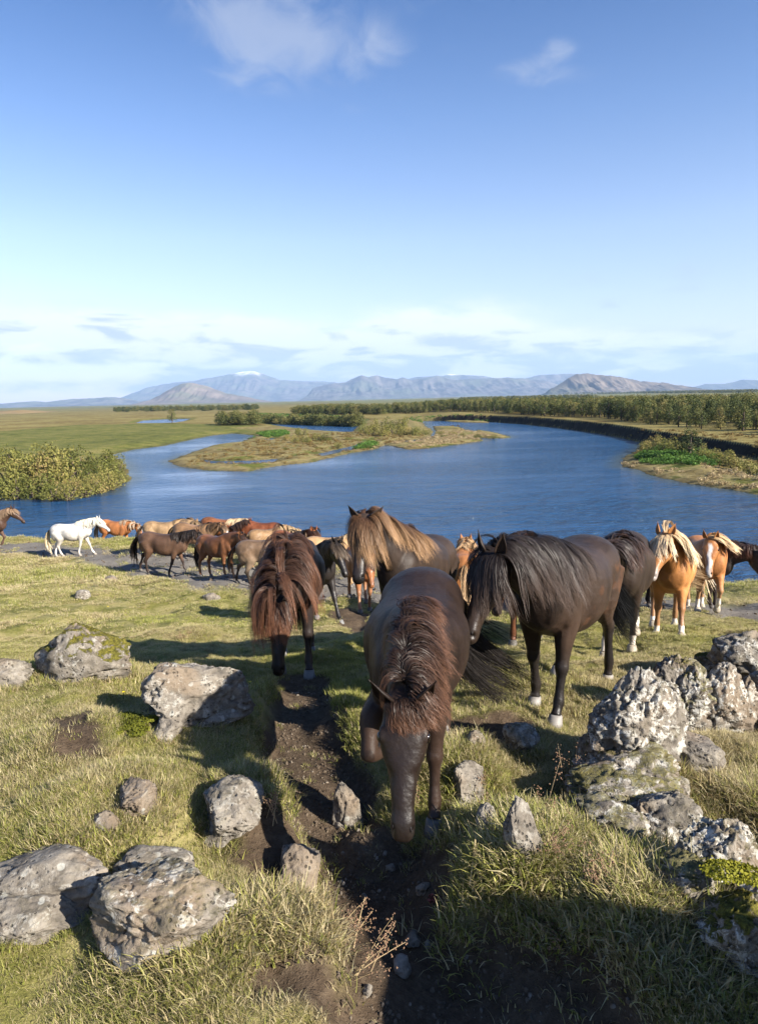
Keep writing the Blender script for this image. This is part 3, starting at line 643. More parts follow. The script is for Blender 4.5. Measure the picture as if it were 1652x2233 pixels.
def rocks():
    k = rock; L = 'rocks in the grass left of the path'; Wg = 'stones of the tumbled lava wall'; Sg = 'small stones lying in the path'
    k('big rounded boulder capped with olive moss, upper left slope', 66, 292, 1385, 1520, .55, 0, 1.0, .5, 1, group=L)
    k('dark grey boulder half in shade beside the big moss-capped one', -60, 78, 1442, 1525, .45, 0, .2, .3, 2, group=L)
    k('tall slanted boulder with shaded flank facing the path', 348, 505, 1432, 1610, .72, -58, .1, .5, 3, group=L, tilt=(0, 10), dmin=1.2, dmax=1.9, box=.2)
    k('flat pale pitted stone next to the yellow-green moss clump', 320, 432, 1525, 1622, .32, -15, 0, .1, 4, group=L, rough=.6, box=.3)
    k('low brownish stone sunk in the grass, middle of the left slope', 246, 350, 1688, 1785, .42, 10, .1, .2, 5, group=L)
    k('triangular grey boulder with a yellow flower at its foot', 432, 602, 1700, 1840, .52, 20, .2, .4, 6, group=L)
    k('broad flat brown outcrop at the left edge, rear part', -60, 270, 1850, 1985, .26, 4, .15, .35, 7, group=L, rough=.7)
    k('long low outcrop of brown pitted rock behind the lobed lichen boulder', 215, 448, 1850, 1960, .26, -6, .2, .4, 8, group=L, rough=.7)
    k('large lobed boulder crusted with white lichen, nearest on the left', 195, 525, 1895, 2105, .40, -10, .3, .75, 9, group=L, rough=.9, sub=6)
    k('low dark slab between the brown outcrop and the left edge of view', -80, 200, 1945, 2070, .26, 12, .2, .4, 10, group=L, rough=.8)
    k('pale rounded rock jutting from the eroded bank over the path', 596, 714, 1832, 1965, .75, 0, 0, .4, 11, group=L, rough=.7, clear=.3)
    k('upright grey stone standing in the path by the lifted hoof', 710, 800, 1712, 1838, .95, 12, .0, .3, 12, group=Sg, box=.3, rough=.8, dmax=1.1)
    k('knobbly small stone left of the triangular grey boulder', 200, 262, 1772, 1812, .5, 0, .2, .4, 13, sub=4, group=L)
    k('whitish stone alone on the far left slope', 165, 200, 1288, 1309, .5, 0, 0, .6, 14, sub=4, group=L)
    k('flat pale stone in the grass below the gravel track', 440, 482, 1298, 1313, .4, 0, 0, .4, 15, sub=4, group=L)
    k('low grey stone at the lower edge of the gravel track', 225, 258, 1258, 1275, .4, 0, 0, .4, 16, sub=4, group=L)
    # wall on the right
    W = dict(group=Wg, bury=.15)
    k('spire-shaped lichen-white wall stone, left end of the upper row', 1268, 1485, 1462, 1700, 0.88, 8, .25, 1.1, 21, rough=1.3, sub=6, dmax=.9, dmin=.6, taper=.55, **W)
    k('double-peaked wall stone right of the spire-shaped one', 1405, 1560, 1425, 1630, 0.95, -12, .5, 1.0, 22, rough=1.4, sub=6, dmax=.9, dmin=.6, taper=.4, **W)
    k('narrow standing wall stone between the double peak and the dark arch', 1515, 1622, 1462, 1632, 1.3, -8, .1, .9, 23, rough=1.2, dmax=1.0, taper=.35, **W)
    k('dark overhanging wall stone at the right edge, topmost', 1550, 1700, 1420, 1525, .60, 10, .2, .9, 24, rough=1.4, gap=.18, **W)
    k('grey wall stone under the dark overhanging one', 1570, 1660, 1485, 1608, 1.2, 0, .2, .9, 25, rough=1.2, dmax=1.0, taper=.3, **W)
    k('wall stone cut by the right edge below the overhang', 1628, 1750, 1465, 1610, .9, 0, .1, .8, 26, rough=1.2, **W)
    k('small mossy stone peeping over the wall behind the double peak', 1508, 1578, 1424, 1484, .7, 0, 1.3, .8, 27, rough=1.2, sub=4, **W)
    k('light wedge stone at the foot of the double-peaked one', 1450, 1568, 1596, 1695, .5, -20, 0, .3, 28, rough=.8, **W)
    k('thin mossy slab under the spire-shaped stone', 1262, 1470, 1632, 1738, .42, 6, .55, .8, 29, rough=1.4, dmax=.9, **W)
    k('dark lumpy stone at the left foot of the spire-shaped one', 1256, 1340, 1590, 1690, .8, 20, .5, .7, 36, rough=1.3, **W)
    k('broad moss-topped slab in the middle of the tumbled wall', 1245, 1470, 1682, 1798, .36, -6, .6, .8, 30, rough=1.4, gap=.03, **W)
    k('pale knuckle of rock at the right end of the moss-topped slab', 1400, 1512, 1690, 1790, .6, 15, .3, .9, 37, rough=1.3, **W)
    k('long flat slab with a dark gap above it, low in the wall', 1240, 1420, 1742, 1842, .42, -8, .5, .9, 31, rough=1.4, **W)
    k('wedge of pale rock at the right end of the long flat slab', 1370, 1545, 1735, 1848, .48, -14, .2, 1.0, 38, rough=1.2, taper=.2, **W)
    k('big pitted boulder below the long flat slab, right side', 1470, 1655, 1808, 1978, .85, 10, .35, 1.1, 32, rough=1.2, sub=6, dmax=.9, taper=.25, **W)
    k('shaded stone wedged under the big pitted boulder', 1435, 1545, 1850, 1965, .6, 0, .6, .5, 33, rough=1.1, **W)
    k('lowest wall stone with a thick yellow moss cushion', 1500, 1678, 1950, 2105, .7, 0, 1.1, .9, 34, rough=1.2, **W)
    k('lichen-spotted wall stone at the right edge beside the moss cushion', 1600, 1790, 1930, 2095, .7, 14, .3, 1.0, 35, rough=1.2, **W)
    k('grey wall stone filling the joint below the pitted boulder', 1560, 1680, 1900, 2000, .6, 5, .4, .9, 39, rough=1.2, **W)
    # between the path and the wall
    k('pale square rock in the tuft right of the muzzle', 962, 1084, 1668, 1752, .50, 10, .1, .2, 41, rough=.7, box=.25, clear=.3)
    k('upright weathered slab leaning beside the path', 1084, 1190, 1755, 1925, 1.25, 18, .1, .3, 42, rough=.7, tilt=(-8, -16), box=.25, dmax=.6, dmin=.3, clear=.3)
    k('short stub of rock left of the leaning slab', 1030, 1090, 1762, 1835, .95, 0, .1, .3, 43, rough=.8, clear=.3)
    k('dark broken rock in the shade behind the tail', 1090, 1182, 1578, 1646, .5, 0, .3, .6, 44, group='shaded rocks behind the nearest horse')
    k('dark stone at the hind hoof of the nearest horse', 1010, 1062, 1590, 1640, .5, 0, .2, .3, 45, group='shaded rocks behind the nearest horse', sub=4)
    # stones lying in the path
    for i, (l, a, b, c, d_) in enumerate([('roundish grey stone just below the planted front hoof', 838, 864, 1880, 1900), ('blunt grey stone against the right edge of the path', 902, 941, 1920, 1950), ('jagged dark grey stone in the shaded path, upper of the two big ones', 869, 923, 2026, 2070),
            ('little stone touching the jagged dark grey one', 922, 943, 2048, 2065), ('angular greenish grey stone in the shaded path, lower of the two big ones', 847, 904, 2078, 2130), ('pale stone half under the overhanging seed heads', 784, 819, 2143, 2175),
            ('tiny pale stone where the shade begins on the path', 783, 803, 1945, 1961)]):
        k(l, a, b, c, d_, .6, 20*i, 0, .3, 60+i, sub=4, group=Sg, bury=.05, rough=.9)
rocks()
# ================================================================ horses
from mathutils.bvhtree import BVHTree
def nrm(v): v = np.asarray(v, float); return v/max(np.linalg.norm(v), 1e-9)
def catmull(A, k):
    A = np.asarray(A, float); n = len(A); out = []
    for i in range(n-1):
        p0 = A[max(i-1, 0)]; p1 = A[i]; p2 = A[i+1]; p3 = A[min(i+2, n-1)]
        for j in range(k):
            t = j/k; out.append(0.5*((2*p1)+(-p0+p2)*t+(2*p0-5*p1+4*p2-p3)*t*t+(-p0+3*p1-3*p2+p3)*t**3))
    out.append(A[-1]); return np.array(out)
class Soup:
    def __init__(s): s.V = []; s.F = []; s.n = 0
    def add(s, V, F): s.V.append(np.asarray(V, float)); s.F += [tuple(i+s.n for i in f) for f in F]; s.n += len(V)
    def loft(s, st, ns=18, k=4, p=2.0):
        """st rows: centre(3), side(3), up(3), half width, half up, half down"""
        st = catmull(st, k) if k > 1 else np.asarray(st, float)
        V = []; a = np.arange(ns)*2*np.pi/ns; ca = np.cos(a); sa = np.sin(a)
        cx_ = np.sign(ca)*np.abs(ca)**(2/p); sx = np.sign(sa)*np.abs(sa)**(2/p)
        for r in st:
            c = r[:3]; sd = nrm(r[3:6]); up = nrm(r[6:9]); w_ = max(r[9], .003); u = max(r[10], .003); d = max(r[11], .003)
            V.append(c+np.outer(cx_*w_, sd)+np.outer(np.where(sa > 0, u, d)*sx, up))
        V = np.concatenate(V); m = len(st); F = []
        for i in range(m-1):
            for j in range(ns): F.append((i*ns+j, i*ns+(j+1) % ns, (i+1)*ns+(j+1) % ns, (i+1)*ns+j))
        V = np.vstack([V, st[0, :3], st[-1, :3]]); b = m*ns
        for j in range(ns): F.append((b, (j+1) % ns, j)); F.append((b+1, (m-1)*ns+j, (m-1)*ns+(j+1) % ns))
        s.add(V, F)
    def tube(s, pts, rad, flat=None, ns=12, k=4):
        """round tube through points; flat gives (fore-aft scale) per point"""
        pts = np.asarray(pts, float); st = []
        for i, p in enumerate(pts):
            t = nrm(pts[min(i+1, len(pts)-1)]-pts[max(i-1, 0)]); side = nrm(np.cross(t, [1, 0, 0.01])); up = np.cross(side, t)
            r = rad[i]; f = 1 if flat is None else flat[i]
            st.append(np.concatenate([p, side, up, [r, r*f, r*f]]))
        s.loft(st, ns, k)
    def ball(s, c, r, rot=None, ns=14):
        V = []; nb = 9
        for i in range(nb+1):
            th = np.pi*i/nb
            for j in range(ns): ph = 2*np.pi*j/ns; V.append((math.sin(th)*math.cos(ph), math.sin(th)*math.sin(ph), math.cos(th)))
        V = np.array(V)*np.asarray(r, float); V = V if rot is None else V@np.asarray(rot).T; F = []
        for i in range(nb):
            for j in range(ns): F.append((i*ns+j, (i+1)*ns+j, (i+1)*ns+(j+1) % ns, i*ns+(j+1) % ns))
        s.add(V+np.asarray(c), F)
def remeshed(soup, voxel, smooth=4):
    me = bpy.data.meshes.new('tmp'); me.from_pydata(np.concatenate(soup.V).tolist(), [], soup.F); me.update()
    o = bpy.data.objects.new('tmp', me); C.objects.link(o)
    m = o.modifiers.new('r', 'REMESH'); m.mode = 'VOXEL'; m.voxel_size = voxel
    m = o.modifiers.new('s', 'SMOOTH'); m.factor = 0.5; m.iterations = smooth
    dg = bpy.context.evaluated_depsgraph_get(); ev = o.evaluated_get(dg); r = bpy.data.meshes.new_from_object(ev)
    bpy.data.objects.remove(o); bpy.data.meshes.remove(me)
    return r
TORSO = [(-.80,1.08,.04,.05,.07),(-.775,1.08,.13,.12,.16),(-.70,1.08,.205,.195,.25),(-.58,1.09,.262,.235,.30),(-.42,1.09,.292,.245,.34),(-.22,1.05,.300,.250,.385),
         (0,1.01,.335,.275,.405),(.18,1.01,.325,.295,.405),(.36,1.04,.275,.31,.41),(.50,1.05,.240,.315,.38),(.62,1.04,.215,.25,.32),(.72,1.01,.175,.19,.25),(.785,.99,.10,.12,.15),(.81,.985,.03,.04,.05)]
HEADP = [(-.055,0,.045,.03,.05),(0,0,.088,.058,.10),(.08,0,.098,.066,.145),(.15,0,.110,.064,.165),(.22,.0,.094,.058,.145),(.30,.0,.070,.052,.108),(.38,0,.054,.045,.075),(.44,0,.049,.042,.064),
         (.50,-.002,.054,.044,.064),(.545,-.008,.048,.036,.056),(.572,-.014,.024,.016,.028)]
_mats = {}
def coat_mat(rough, spec, name, grain=1.0):
    def f(n, out):
        tc = n.nodes.new('ShaderNodeTexCoord').outputs['Object']
        col = n.nodes.new('ShaderNodeAttribute'); col.attribute_name = 'coat'; col = col.outputs['Color']
        fur = n.noise(n.scale(tc, (60, 190, 60)), 3.2, 3, 0.65); muscle = n.noise(tc, 5.0, 4, 0.55); spots = n.noise(tc, 55, 3, 0.6)
        col = n.mix(n.m('MULTIPLY', n.m('SUBTRACT', 1.0, muscle), 0.5), col, n.mix(0.5, col, (0.0, 0.0, 0.0)))
        col = n.mix(n.m('MULTIPLY', n.step(fur, 0.42, 0.7), 0.5), col, n.mix(1.0, col, (1.7, 1.55, 1.45), 'MULTIPLY'))
        b = n.bump(n.m('ADD', n.m('MULTIPLY', fur, 0.5), n.m('MULTIPLY', spots, 0.3)), 0.30*grain, 0.006)
        b = n.bump(muscle, 0.35, 0.05, b)
        p = principled(n, out, Base_Color=col, Roughness=n.m('SUBTRACT', n.m('MULTIPLY_ADD', fur, 0.30, rough-0.10), n.m('MULTIPLY', n.attr('gloss'), 0.12)), Normal=b, Specular_IOR_Level=n.m('MULTIPLY_ADD', n.attr('gloss'), 0.13, spec))
        
    return material(name, f)
def hair_mat(n, out):
    col = n.nodes.new('ShaderNodeAttribute'); col.attribute_name = 'coat'
    p = principled(n, out, Base_Color=col.outputs['Color'], Roughness=0.45, Specular_IOR_Level=0.20)
def simple_mat(name, col, rough, spec=0.5): return material(name, lambda n, out: principled(n, out, Base_Color=col, Roughness=rough, Specular_IOR_Level=spec))
COAT = coat_mat(0.44, 0.17, 'horse_coat', 1.2); HAIR = material('horse_hair', hair_mat)
def hoof_m(n, out):
    tc = n.nodes.new('ShaderNodeTexCoord').outputs['Object']; c = n.nodes.new('ShaderNodeAttribute'); c.attribute_name = 'coat'
    s = n.noise(n.scale(tc, (1, 1, 9)), 12, 4, 0.6)
    principled(n, out, Base_Color=n.mix(n.m('MULTIPLY', s, 0.6), c.outputs['Color'], (0.08, 0.07, 0.055)), Roughness=0.6, Normal=n.bump(s, 0.3, 0.004))
HOOF = material('hoof_horn', hoof_m); NOSTRIL = simple_mat('nostril_skin', (0.006, 0.004, 0.004), 0.6, 0.2); EYE = simple_mat('horse_eye', (0.008, 0.005, 0.004), 0.08, 0.8)

def strands(roots, nrmls, dirs, length, seg, bvh, offs, grav, wind, stiff, noise, width, rs, clump=None, free=False):
    """grow hair strips step by step: they bend with gravity and wind and slide over the body"""
    n = len(roots); p = roots.copy(); d = dirs.copy(); nn = nrmls.copy(); P = [p.copy()]; NN = [nn.copy()]
    if clump is None: clump = np.zeros((n, 3))
    ph = rs.rand(n)*6.283; fr = 3+4*rs.rand(n)
    for k in range(seg):
        f = (k+1)/seg
        wob = np.stack([np.sin(ph+fr*f), np.cos(ph*1.7+fr*f*1.3), np.sin(ph*2.3+fr*f)*0.5], 1)*noise
        d = d*stiff + np.array([0, 0, -1.0])*grav + np.asarray(wind)[None]*(0.4+f) + wob + clump*f
        d /= np.linalg.norm(d, axis=1)[:, None]+1e-9
        q = p+d*(length/seg)[:, None]
        if bvh is not None:
            for i in range(n):
                loc, no, _, ds = bvh.find_nearest(q[i])
                if loc is None: continue
                if ds < 0.09 or True:
                    v = q[i]-np.array(loc); no = np.array(no); s = v@no
                    if s < offs[i] and ds < 0.25: q[i] = np.array(loc)+no*offs[i]; nn[i] = no
                    elif ds < 0.07: nn[i] = nn[i]*0.6+no*0.4
        d2 = q-p; L = np.linalg.norm(d2, axis=1)[:, None]+1e-9; d = d2/L
        p = p+d*(length/seg)[:, None]; P.append(p.copy()); NN.append(nn.copy())
    P = np.array(P); NN = np.array(NN)                              # seg+1, n, 3
    T = np.gradient(P, axis=0); T /= np.linalg.norm(T, axis=2)[..., None]+1e-9
    S = np.cross(T, NN); S /= np.linalg.norm(S, axis=2)[..., None]+1e-9
    tw = (rs.rand(n)-0.5)*1.2; S = S*np.cos(tw)[None, :, None]+np.cross(T, S)*np.sin(tw)[None, :, None]
    f = np.linspace(0, 1, seg+1)[:, None]; w_ = width*(0.6+0.8*rs.rand(n))[None]*(1-f**2.2*0.93)*(0.6+0.4*np.minimum(f*6, 1))
    A = P-S*w_[..., None]/2; B = P+S*w_[..., None]/2
    V = np.stack([A, B], 2).transpose(1, 0, 2, 3).reshape(-1, 3)    # strand, seg, 2
    base = (np.arange(n)*(seg+1)*2)[:, None]; kk = np.arange(seg)[None]*2
    F = np.stack([base+kk, base+kk+1, base+kk+3, base+kk+2], 2).reshape(-1, 4)
    tip = np.tile(np.repeat(np.linspace(0, 1, seg+1), 2), n); sid = np.repeat(rs.rand(n), (seg+1)*2)
    return V, F, tip, sid
def locks(groots, gn, gd, glen, seg, bvh, goff, grav, wind, stiff, gnoise, nchild, spread, tang, width, rs, clumpy=0.55, frizz=0.012):
    """guide strands slid over the body, each followed by a lock of thin child strips"""
    n = len(groots); p = groots.copy(); d = gd/np.linalg.norm(gd, axis=1)[:, None]; nn = gn.copy(); P = [p.copy()]; NN = [nn.copy()]
    ph = rs.rand(n)*6.283; fr = 3+3*rs.rand(n); cl = rs.randn(n, 3)*gnoise
    for k in range(seg):
        f = (k+1)/seg
        wob = np.stack([np.sin(ph+fr*f), np.cos(ph*1.7+fr*f*1.3), np.sin(ph*2.3+fr*f)*0.5], 1)*gnoise
        d = d*stiff+np.array([0, 0, -1.0])*grav+np.asarray(wind)[None]*(0.3+f)+wob+cl*f; d /= np.linalg.norm(d, axis=1)[:, None]+1e-9
        q = p+d*(glen/seg)[:, None]
        for i in range(n):
            loc, no, _, ds = bvh.find_nearest(q[i])
            if loc is None: continue
            v = q[i]-np.array(loc); no = np.array(no); s_ = v@no
            if s_ < goff[i] and ds < 0.30: q[i] = np.array(loc)+no*goff[i]; nn[i] = no
            elif ds < 0.10: nn[i] = nn[i]*0.6+no*0.4
        d2 = q-p; d = d2/(np.linalg.norm(d2, axis=1)[:, None]+1e-9); p = p+d*(glen/seg)[:, None]; P.append(p.copy()); NN.append(nn.copy())
    P = np.array(P); NN = np.array(NN); S1 = seg+1
    gi = np.repeat(np.arange(n), nchild); m = len(gi)
    lenf = 0.55+0.5*rs.rand(m)**0.7; f0 = np.linspace(0, 1, S1)
    idx = f0[:, None]*lenf[None]*seg; a = np.minimum(idx.astype(int), seg-1); fr_ = np.minimum(idx-a, 1.2)[..., None]
    PP = P[a, gi[None]]*(1-fr_)+P[a+1, gi[None]]*fr_; MN = NN[a, gi[None]]
    T = np.gradient(PP, axis=0); T /= np.linalg.norm(T, axis=2)[..., None]+1e-9
    S = np.cross(T, MN); S /= np.linalg.norm(S, axis=2)[..., None]+1e-9
    u = rs.randn(m)*spread; along = (rs.rand(m)-.5)*tang; outn = np.abs(rs.randn(m))*spread*0.45
    ff = f0[:, None]; k = (1-clumpy*ff**0.8)
    tg = np.gradient(groots, axis=0) if False else None
    PP = PP+S*(u[None]*np.minimum(1, ff*4)*k)[..., None]+MN*(outn[None]*k*np.minimum(1, ff*3+.2))[..., None]
    PP = PP+S[0][None]*(along[None]*k)[..., None]
    w1 = rs.rand(m)*6.283; w2 = 5+7*rs.rand(m)
    PP = PP+S*(np.sin(w1[None]+w2[None]*ff)*frizz*ff)[..., None]+MN*(np.cos(w1[None]*1.3+w2[None]*ff)*frizz*0.6*ff)[..., None]
    tw = (rs.rand(m)-0.5)*1.0; S = S*np.cos(tw)[None, :, None]+np.cross(T, S)*np.sin(tw)[None, :, None]
    w_ = width*(0.6+0.8*rs.rand(m))[None]*(1-ff**2.0*0.9)*(0.6+0.4*np.minimum(ff*6, 1))
    A = PP-S*w_[..., None]/2; B = PP+S*w_[..., None]/2
    V = np.stack([A, B], 2).transpose(1, 0, 2, 3).reshape(-1, 3); base = (np.arange(m)*S1*2)[:, None]; kk = np.arange(seg)[None]*2
    F = np.stack([base+kk, base+kk+1, base+kk+3, base+kk+2], 2).reshape(-1, 4)
    tip = (np.tile(f0[None], (m, 1))*lenf[:, None]).repeat(2, 1).ravel(); gt = rs.rand(n)
    sid = np.repeat(np.clip(0.5*gt[gi]+0.5*rs.rand(m), 0, 1), S1*2)
    return V, F, tip, sid
def hair_obj(name, sets, c_root, c_tip, parent, var=0.5):
    V = []; F = []; cc = []; b = 0
    for v, f, tip, sid in sets:
        V.append(v); F.append(f+b); b += len(v)
        k = (np.clip(tip, 0, 1)**1.9)[:, None]; c = np.array(c_root)[None]*(1-k)+np.array(c_tip)[None]*k
        c = c*(1-var*0.6+var*1.2*sid[:, None]); cc.append(np.column_stack([c, np.ones(len(c))]))
    return mesh_obj(name, np.concatenate(V), np.concatenate(F), HAIR, parent, attrs={'coat': np.concatenate(cc)})

GAITS = {  # per leg (left front, right front, left hind, right hind): swing, knee flex, planted
    'stand': [(0.04, 0, 1), (-0.05, 0, 1), (0.02, 0, 1), (-0.08, 0, 1)],
    'walk': [(0.36, 0.05, 1), (-0.26, 0.12, 1), (-0.30, 0, 1), (0.26, 0.1, 1)],
    'walk2': [(-0.28, 0.10, 1), (0.34, 0.05, 1), (0.28, 0.1, 1), (-0.30, 0, 1)],
    'lift_right': [(-0.12, 0, 1), (0.52, 1.45, 0), (0.16, 0, 1), (-0.28, 0, 1)],
    'trot': [(0.45, 0.9, 0), (-0.30, 0.1, 1), (-0.35, 0.0, 1), (0.38, 0.45, 0)],
}
def horse(label, x, y, heading, scale=1.0, neck=(28, 0), head=(52, 0), gait='stand', coat=(.03, .022, .018), belly=None, legs=None, socks=(0, 0, 0, 0), muzzle=None, blaze=0,
          mane=((.03, .02, .015), (.08, .04, .025)), mane_side='B', mane_len=0.44, forelock=0.34, tail=None, tail_wind=0.5, lod=2, wind=1.0, mottle=0.0, hoofc=(.10, .09, .08), head_roll=0, ears=(0.5, 0.25), girth=None, gz=None, fore_dir=None, neck_len=.62, mane_back=.25, fore_spread=.45, ear_len=.155, tail_len=1.0, knee_out=(0, 0, 0, 0), seed=0):
    rs = np.random.RandomState(seed+int(abs(x*100))); random.seed(seed)
    girth = girth or .95+.12*rs.rand(); ha = R(heading); fx, fy = math.cos(ha), math.sin(ha)
    g = (lambda a, b: hz(a, b)) if gz is None else (lambda a, b: gz)
    zf = g(x+fx*.5*scale, y+fy*.5*scale); zb = g(x-fx*.6*scale, y-fy*.6*scale)
    pitch = math.atan2(zf-zb, 1.1*scale)*0.8; z0 = (zf*.6+zb*.5)/1.1
    root = empty('horse', (x, y, z0), rot=(0, -pitch, ha)); root.scale = (scale,)*3
    tag(root, label, 'horse', 'herd of horses on the riverside slope')
    Mw = Matrix.Translation((x, y, z0))@Matrix.Rotation(ha, 4, 'Z')@Matrix.Rotation(-pitch, 4, 'Y')@Matrix.Scale(scale, 4); Mi = Mw.inverted()
    def gl(lx, ly):
        w_ = Mw@Vector((lx, ly, 0)); z = g(w_.x, w_.y); return (Mi@Vector((w_.x, w_.y, z))).z
    S = Soup(); Y = np.array([0, 1., 0]); Z = np.array([0, 0, 1.]); X = np.array([1., 0, 0])
    S.loft([np.concatenate([[a, 0, c], Y, Z, [w_*girth, u, d*(0.5+0.5*girth)]]) for a, c, w_, u, d in TORSO], 26, 4, 2.15)
    for s in (1, -1):
        S.ball((.50, s*.165, 1.0), (.15, .085, .27)); S.ball((-.50, s*.165, .98), (.235, .125, .30)); S.ball((-.62, s*.12, .90), (.13, .11, .22)); S.ball((.715, s*.090, .95), (.075, .085, .15))
        S.ball((-.42, s*.17, 1.22), (.12, .08, .07))
    # neck
    ne, ny = R(neck[0]), R(neck[1]); hp, hy = R(head[0]), R(head[1])
    nd = np.array([math.cos(ne)*math.cos(ny), math.cos(ne)*math.sin(ny), math.sin(ne)])
    nb = np.array([.56, 0, 1.13]); poll = nb+nd*neck_len
    d0 = nrm(nd*0.45+np.array([.75, 0, .45*(1 if ne > -0.2 else -0.1)]))
    c1 = nb+d0*.22; c2 = poll-nd*.20
    h = np.array([math.cos(hp)*math.cos(hy), math.cos(hp)*math.sin(hy), -math.sin(hp)]); hn = np.array([math.sin(hp)*math.cos(hy), math.sin(hp)*math.sin(hy), math.cos(hp)])
    hs = np.cross(hn, h)
    if head_roll:
        q = R(head_roll); hn, hs = hn*math.cos(q)+hs*math.sin(q), hs*math.cos(q)-hn*math.sin(q)
    st = []; crest = []; crest_n = []
    for i, t in enumerate(np.linspace(0, 1, 8)):
        p = (1-t)**3*nb+3*(1-t)**2*t*c1+3*(1-t)*t*t*c2+t**3*poll
        tg = nrm(3*(1-t)**2*(c1-nb)+6*(1-t)*t*(c2-c1)+3*t*t*(poll-c2)+1e-6)
        bs = nrm(Y*(1-t)+nrm(hs)*t); bs = nrm(bs-tg*(bs@tg)); up = np.cross(tg, bs)
        dep = np.interp(t, [0, .25, .6, 1], [.275, .235, .185, .125]); wd = np.interp(t, [0, .25, .6, 1], [.175, .135, .102, .088])
        dn = dep*np.interp(t, [0, 1], [1.15, .95])
        st.append(np.concatenate([p, bs, up, [wd, dep, dn]])); crest.append(p+up*dep*.97); crest_n.append(up)
    b0 = nb-d0*.12; st.insert(0, np.concatenate([b0, Y, st[0][6:9], [.15, .20, .26]]))
    S.loft(st, 20, 3, 2.0)
    # head
    HK = 1.10
    def hpnt(t, s, u): return poll+h*(t*HK+.01)+hs*s*HK+hn*(u*HK+.012)
    S.loft([np.concatenate([hpnt(t, 0, o), hs, hn, [w_*HK, u*HK, d*HK]]) for t, o, w_, u, d in HEADP], 24, 4, 2.6)
    HR = np.stack([h, hs, hn], 1)
    for s in (1, -1):
        S.ball(hpnt(.15, s*.058, -.075), (.085, .030, .080), HR); S.ball(hpnt(.135, s*.092, .034), (.048, .022, .022), HR); S.ball(hpnt(.24, s*.072, -.020), (.090, .012, .011), HR); S.ball(hpnt(.508, s*.041, .006), (.030, .021, .026), HR)
    S.ball(hpnt(.34, 0, .036), (.16, .030, .016), HR)
    S.ball(hpnt(.49, 0, -.060), (.042, .034, .024), HR)
    # legs
    hooves = []; joints = []
    for li in range(4):
        s = 1 if li in (0, 2) else -1; a, fl, planted = GAITS[gait][li] if isinstance(gait, str) else gait[li]
        if li < 2:
            top = np.array([.50, s*.135, 1.02]); el = np.array([.45, s*.150, .81])
            kn = el+.37*np.array([math.sin(a), 0, -math.cos(a)]); b = a-fl
            fe = kn+.25*np.array([math.sin(b), 0, -math.cos(b)]); c = b+(0.42 if planted else -0.35)
            ho = fe+.10*np.array([math.sin(c), 0, -math.cos(c)]); pts = [top, el, el*.55+kn*.45, el*.18+kn*.82, kn, kn*.75+fe*.25, kn*.35+fe*.65, fe, fe*.45+ho*.55, ho]
            rad = [.12, .098, .074, .053, .055, .038, .034, .044, .036, .046]; flat = [1.3, 1.25, 1.15, 1.05, 1.05, 1.1, 1.15, 1.15, 1.05, 1.05]; fixed = 1
        else:
            top = np.array([-.52, s*.145, 1.06]); sf = np.array([-.40+.10*a, s*.175, .80]); a2 = -.62+a
            hk = sf+.40*np.array([math.sin(a2), 0, -math.cos(a2)]); b = a2+.66+fl*.2+(-.10)-fl*1.2
            if fl: b = a2+.66-fl
            fe = hk+.30*np.array([math.sin(b), 0, -math.cos(b)]); c = b+(0.42 if planted else -0.3)
            ho = fe+.10*np.array([math.sin(c), 0, -math.cos(c)])
            pts = [top, sf, sf*.6+hk*.4, sf*.22+hk*.78, hk+np.array([-.012, 0, 0]), hk*.78+fe*.22, hk*.4+fe*.6, fe, fe*.45+ho*.55, ho]
            rad = [.185, .135, .092, .055, .056, .042, .036, .045, .037, .047]; flat = [1.25, 1.3, 1.35, 1.25, 1.35, 1.15, 1.15, 1.15, 1.05, 1.05]
        pts = np.array(pts, float)
        if planted:
            gz_ = gl(pts[-1][0]+.03, pts[-1][1])+.068; z_el = pts[1][2]; k = (z_el-gz_)/(z_el-pts[-1][2])
            for i in range(2, len(pts)): pts[i][2] = z_el-(z_el-pts[i][2])*k
        pts[2:, 1] = pts[2:, 1]*0.92; pts[2:5, 1] += s*knee_out[li]; pts[5:, 1] += s*knee_out[li]*.6
        S.tube(pts, rad, flat, 12, 3)
        if li >= 2: S.ball(pts[4]+np.array([-.035, 0, .025]), (.028, .024, .045))
        joints.append(pts); hooves.append((pts[-1], nrm(pts[-1]-pts[-3]), planted))
    vox = {3: .0110, 2: .018, 1: .026}[lod]
    body = remeshed(S, vox, {3: 4, 2: 4, 1: 3}[lod]); n = len(body.vertices); co = np.empty(n*3, np.float32); body.vertices.foreach_get('co', co); co = co.reshape(-1, 3).astype(float)
    no = np.empty(n*3, np.float32); body.vertices.foreach_get('normal', no); no = no.reshape(-1, 3)
    nost = np.zeros(n); 
    for s in (1, -1):
        c = hpnt(.520, s*.056, .016); d = np.linalg.norm(co-c, axis=1); k = np.exp(-(d/.021)**2); co -= no*(k*.026)[:, None]; nost = np.maximum(nost, np.exp(-(d/.020)**2))
        c = hpnt(.30, s*.085, -.01); d = np.linalg.norm(co-c, axis=1); co -= no*(np.exp(-(d/.05)**2)*.008)[:, None]
        c = hpnt(.30, s*.050, .03); d = np.linalg.norm((co-c), axis=1); co -= no*(np.exp(-(d/.035)**2)*.008)[:, None]
        c = hpnt(.05, s*.075, .045); d = np.linalg.norm(co-c, axis=1); co -= no*(np.exp(-(d/.03)**2)*.010)[:, None]
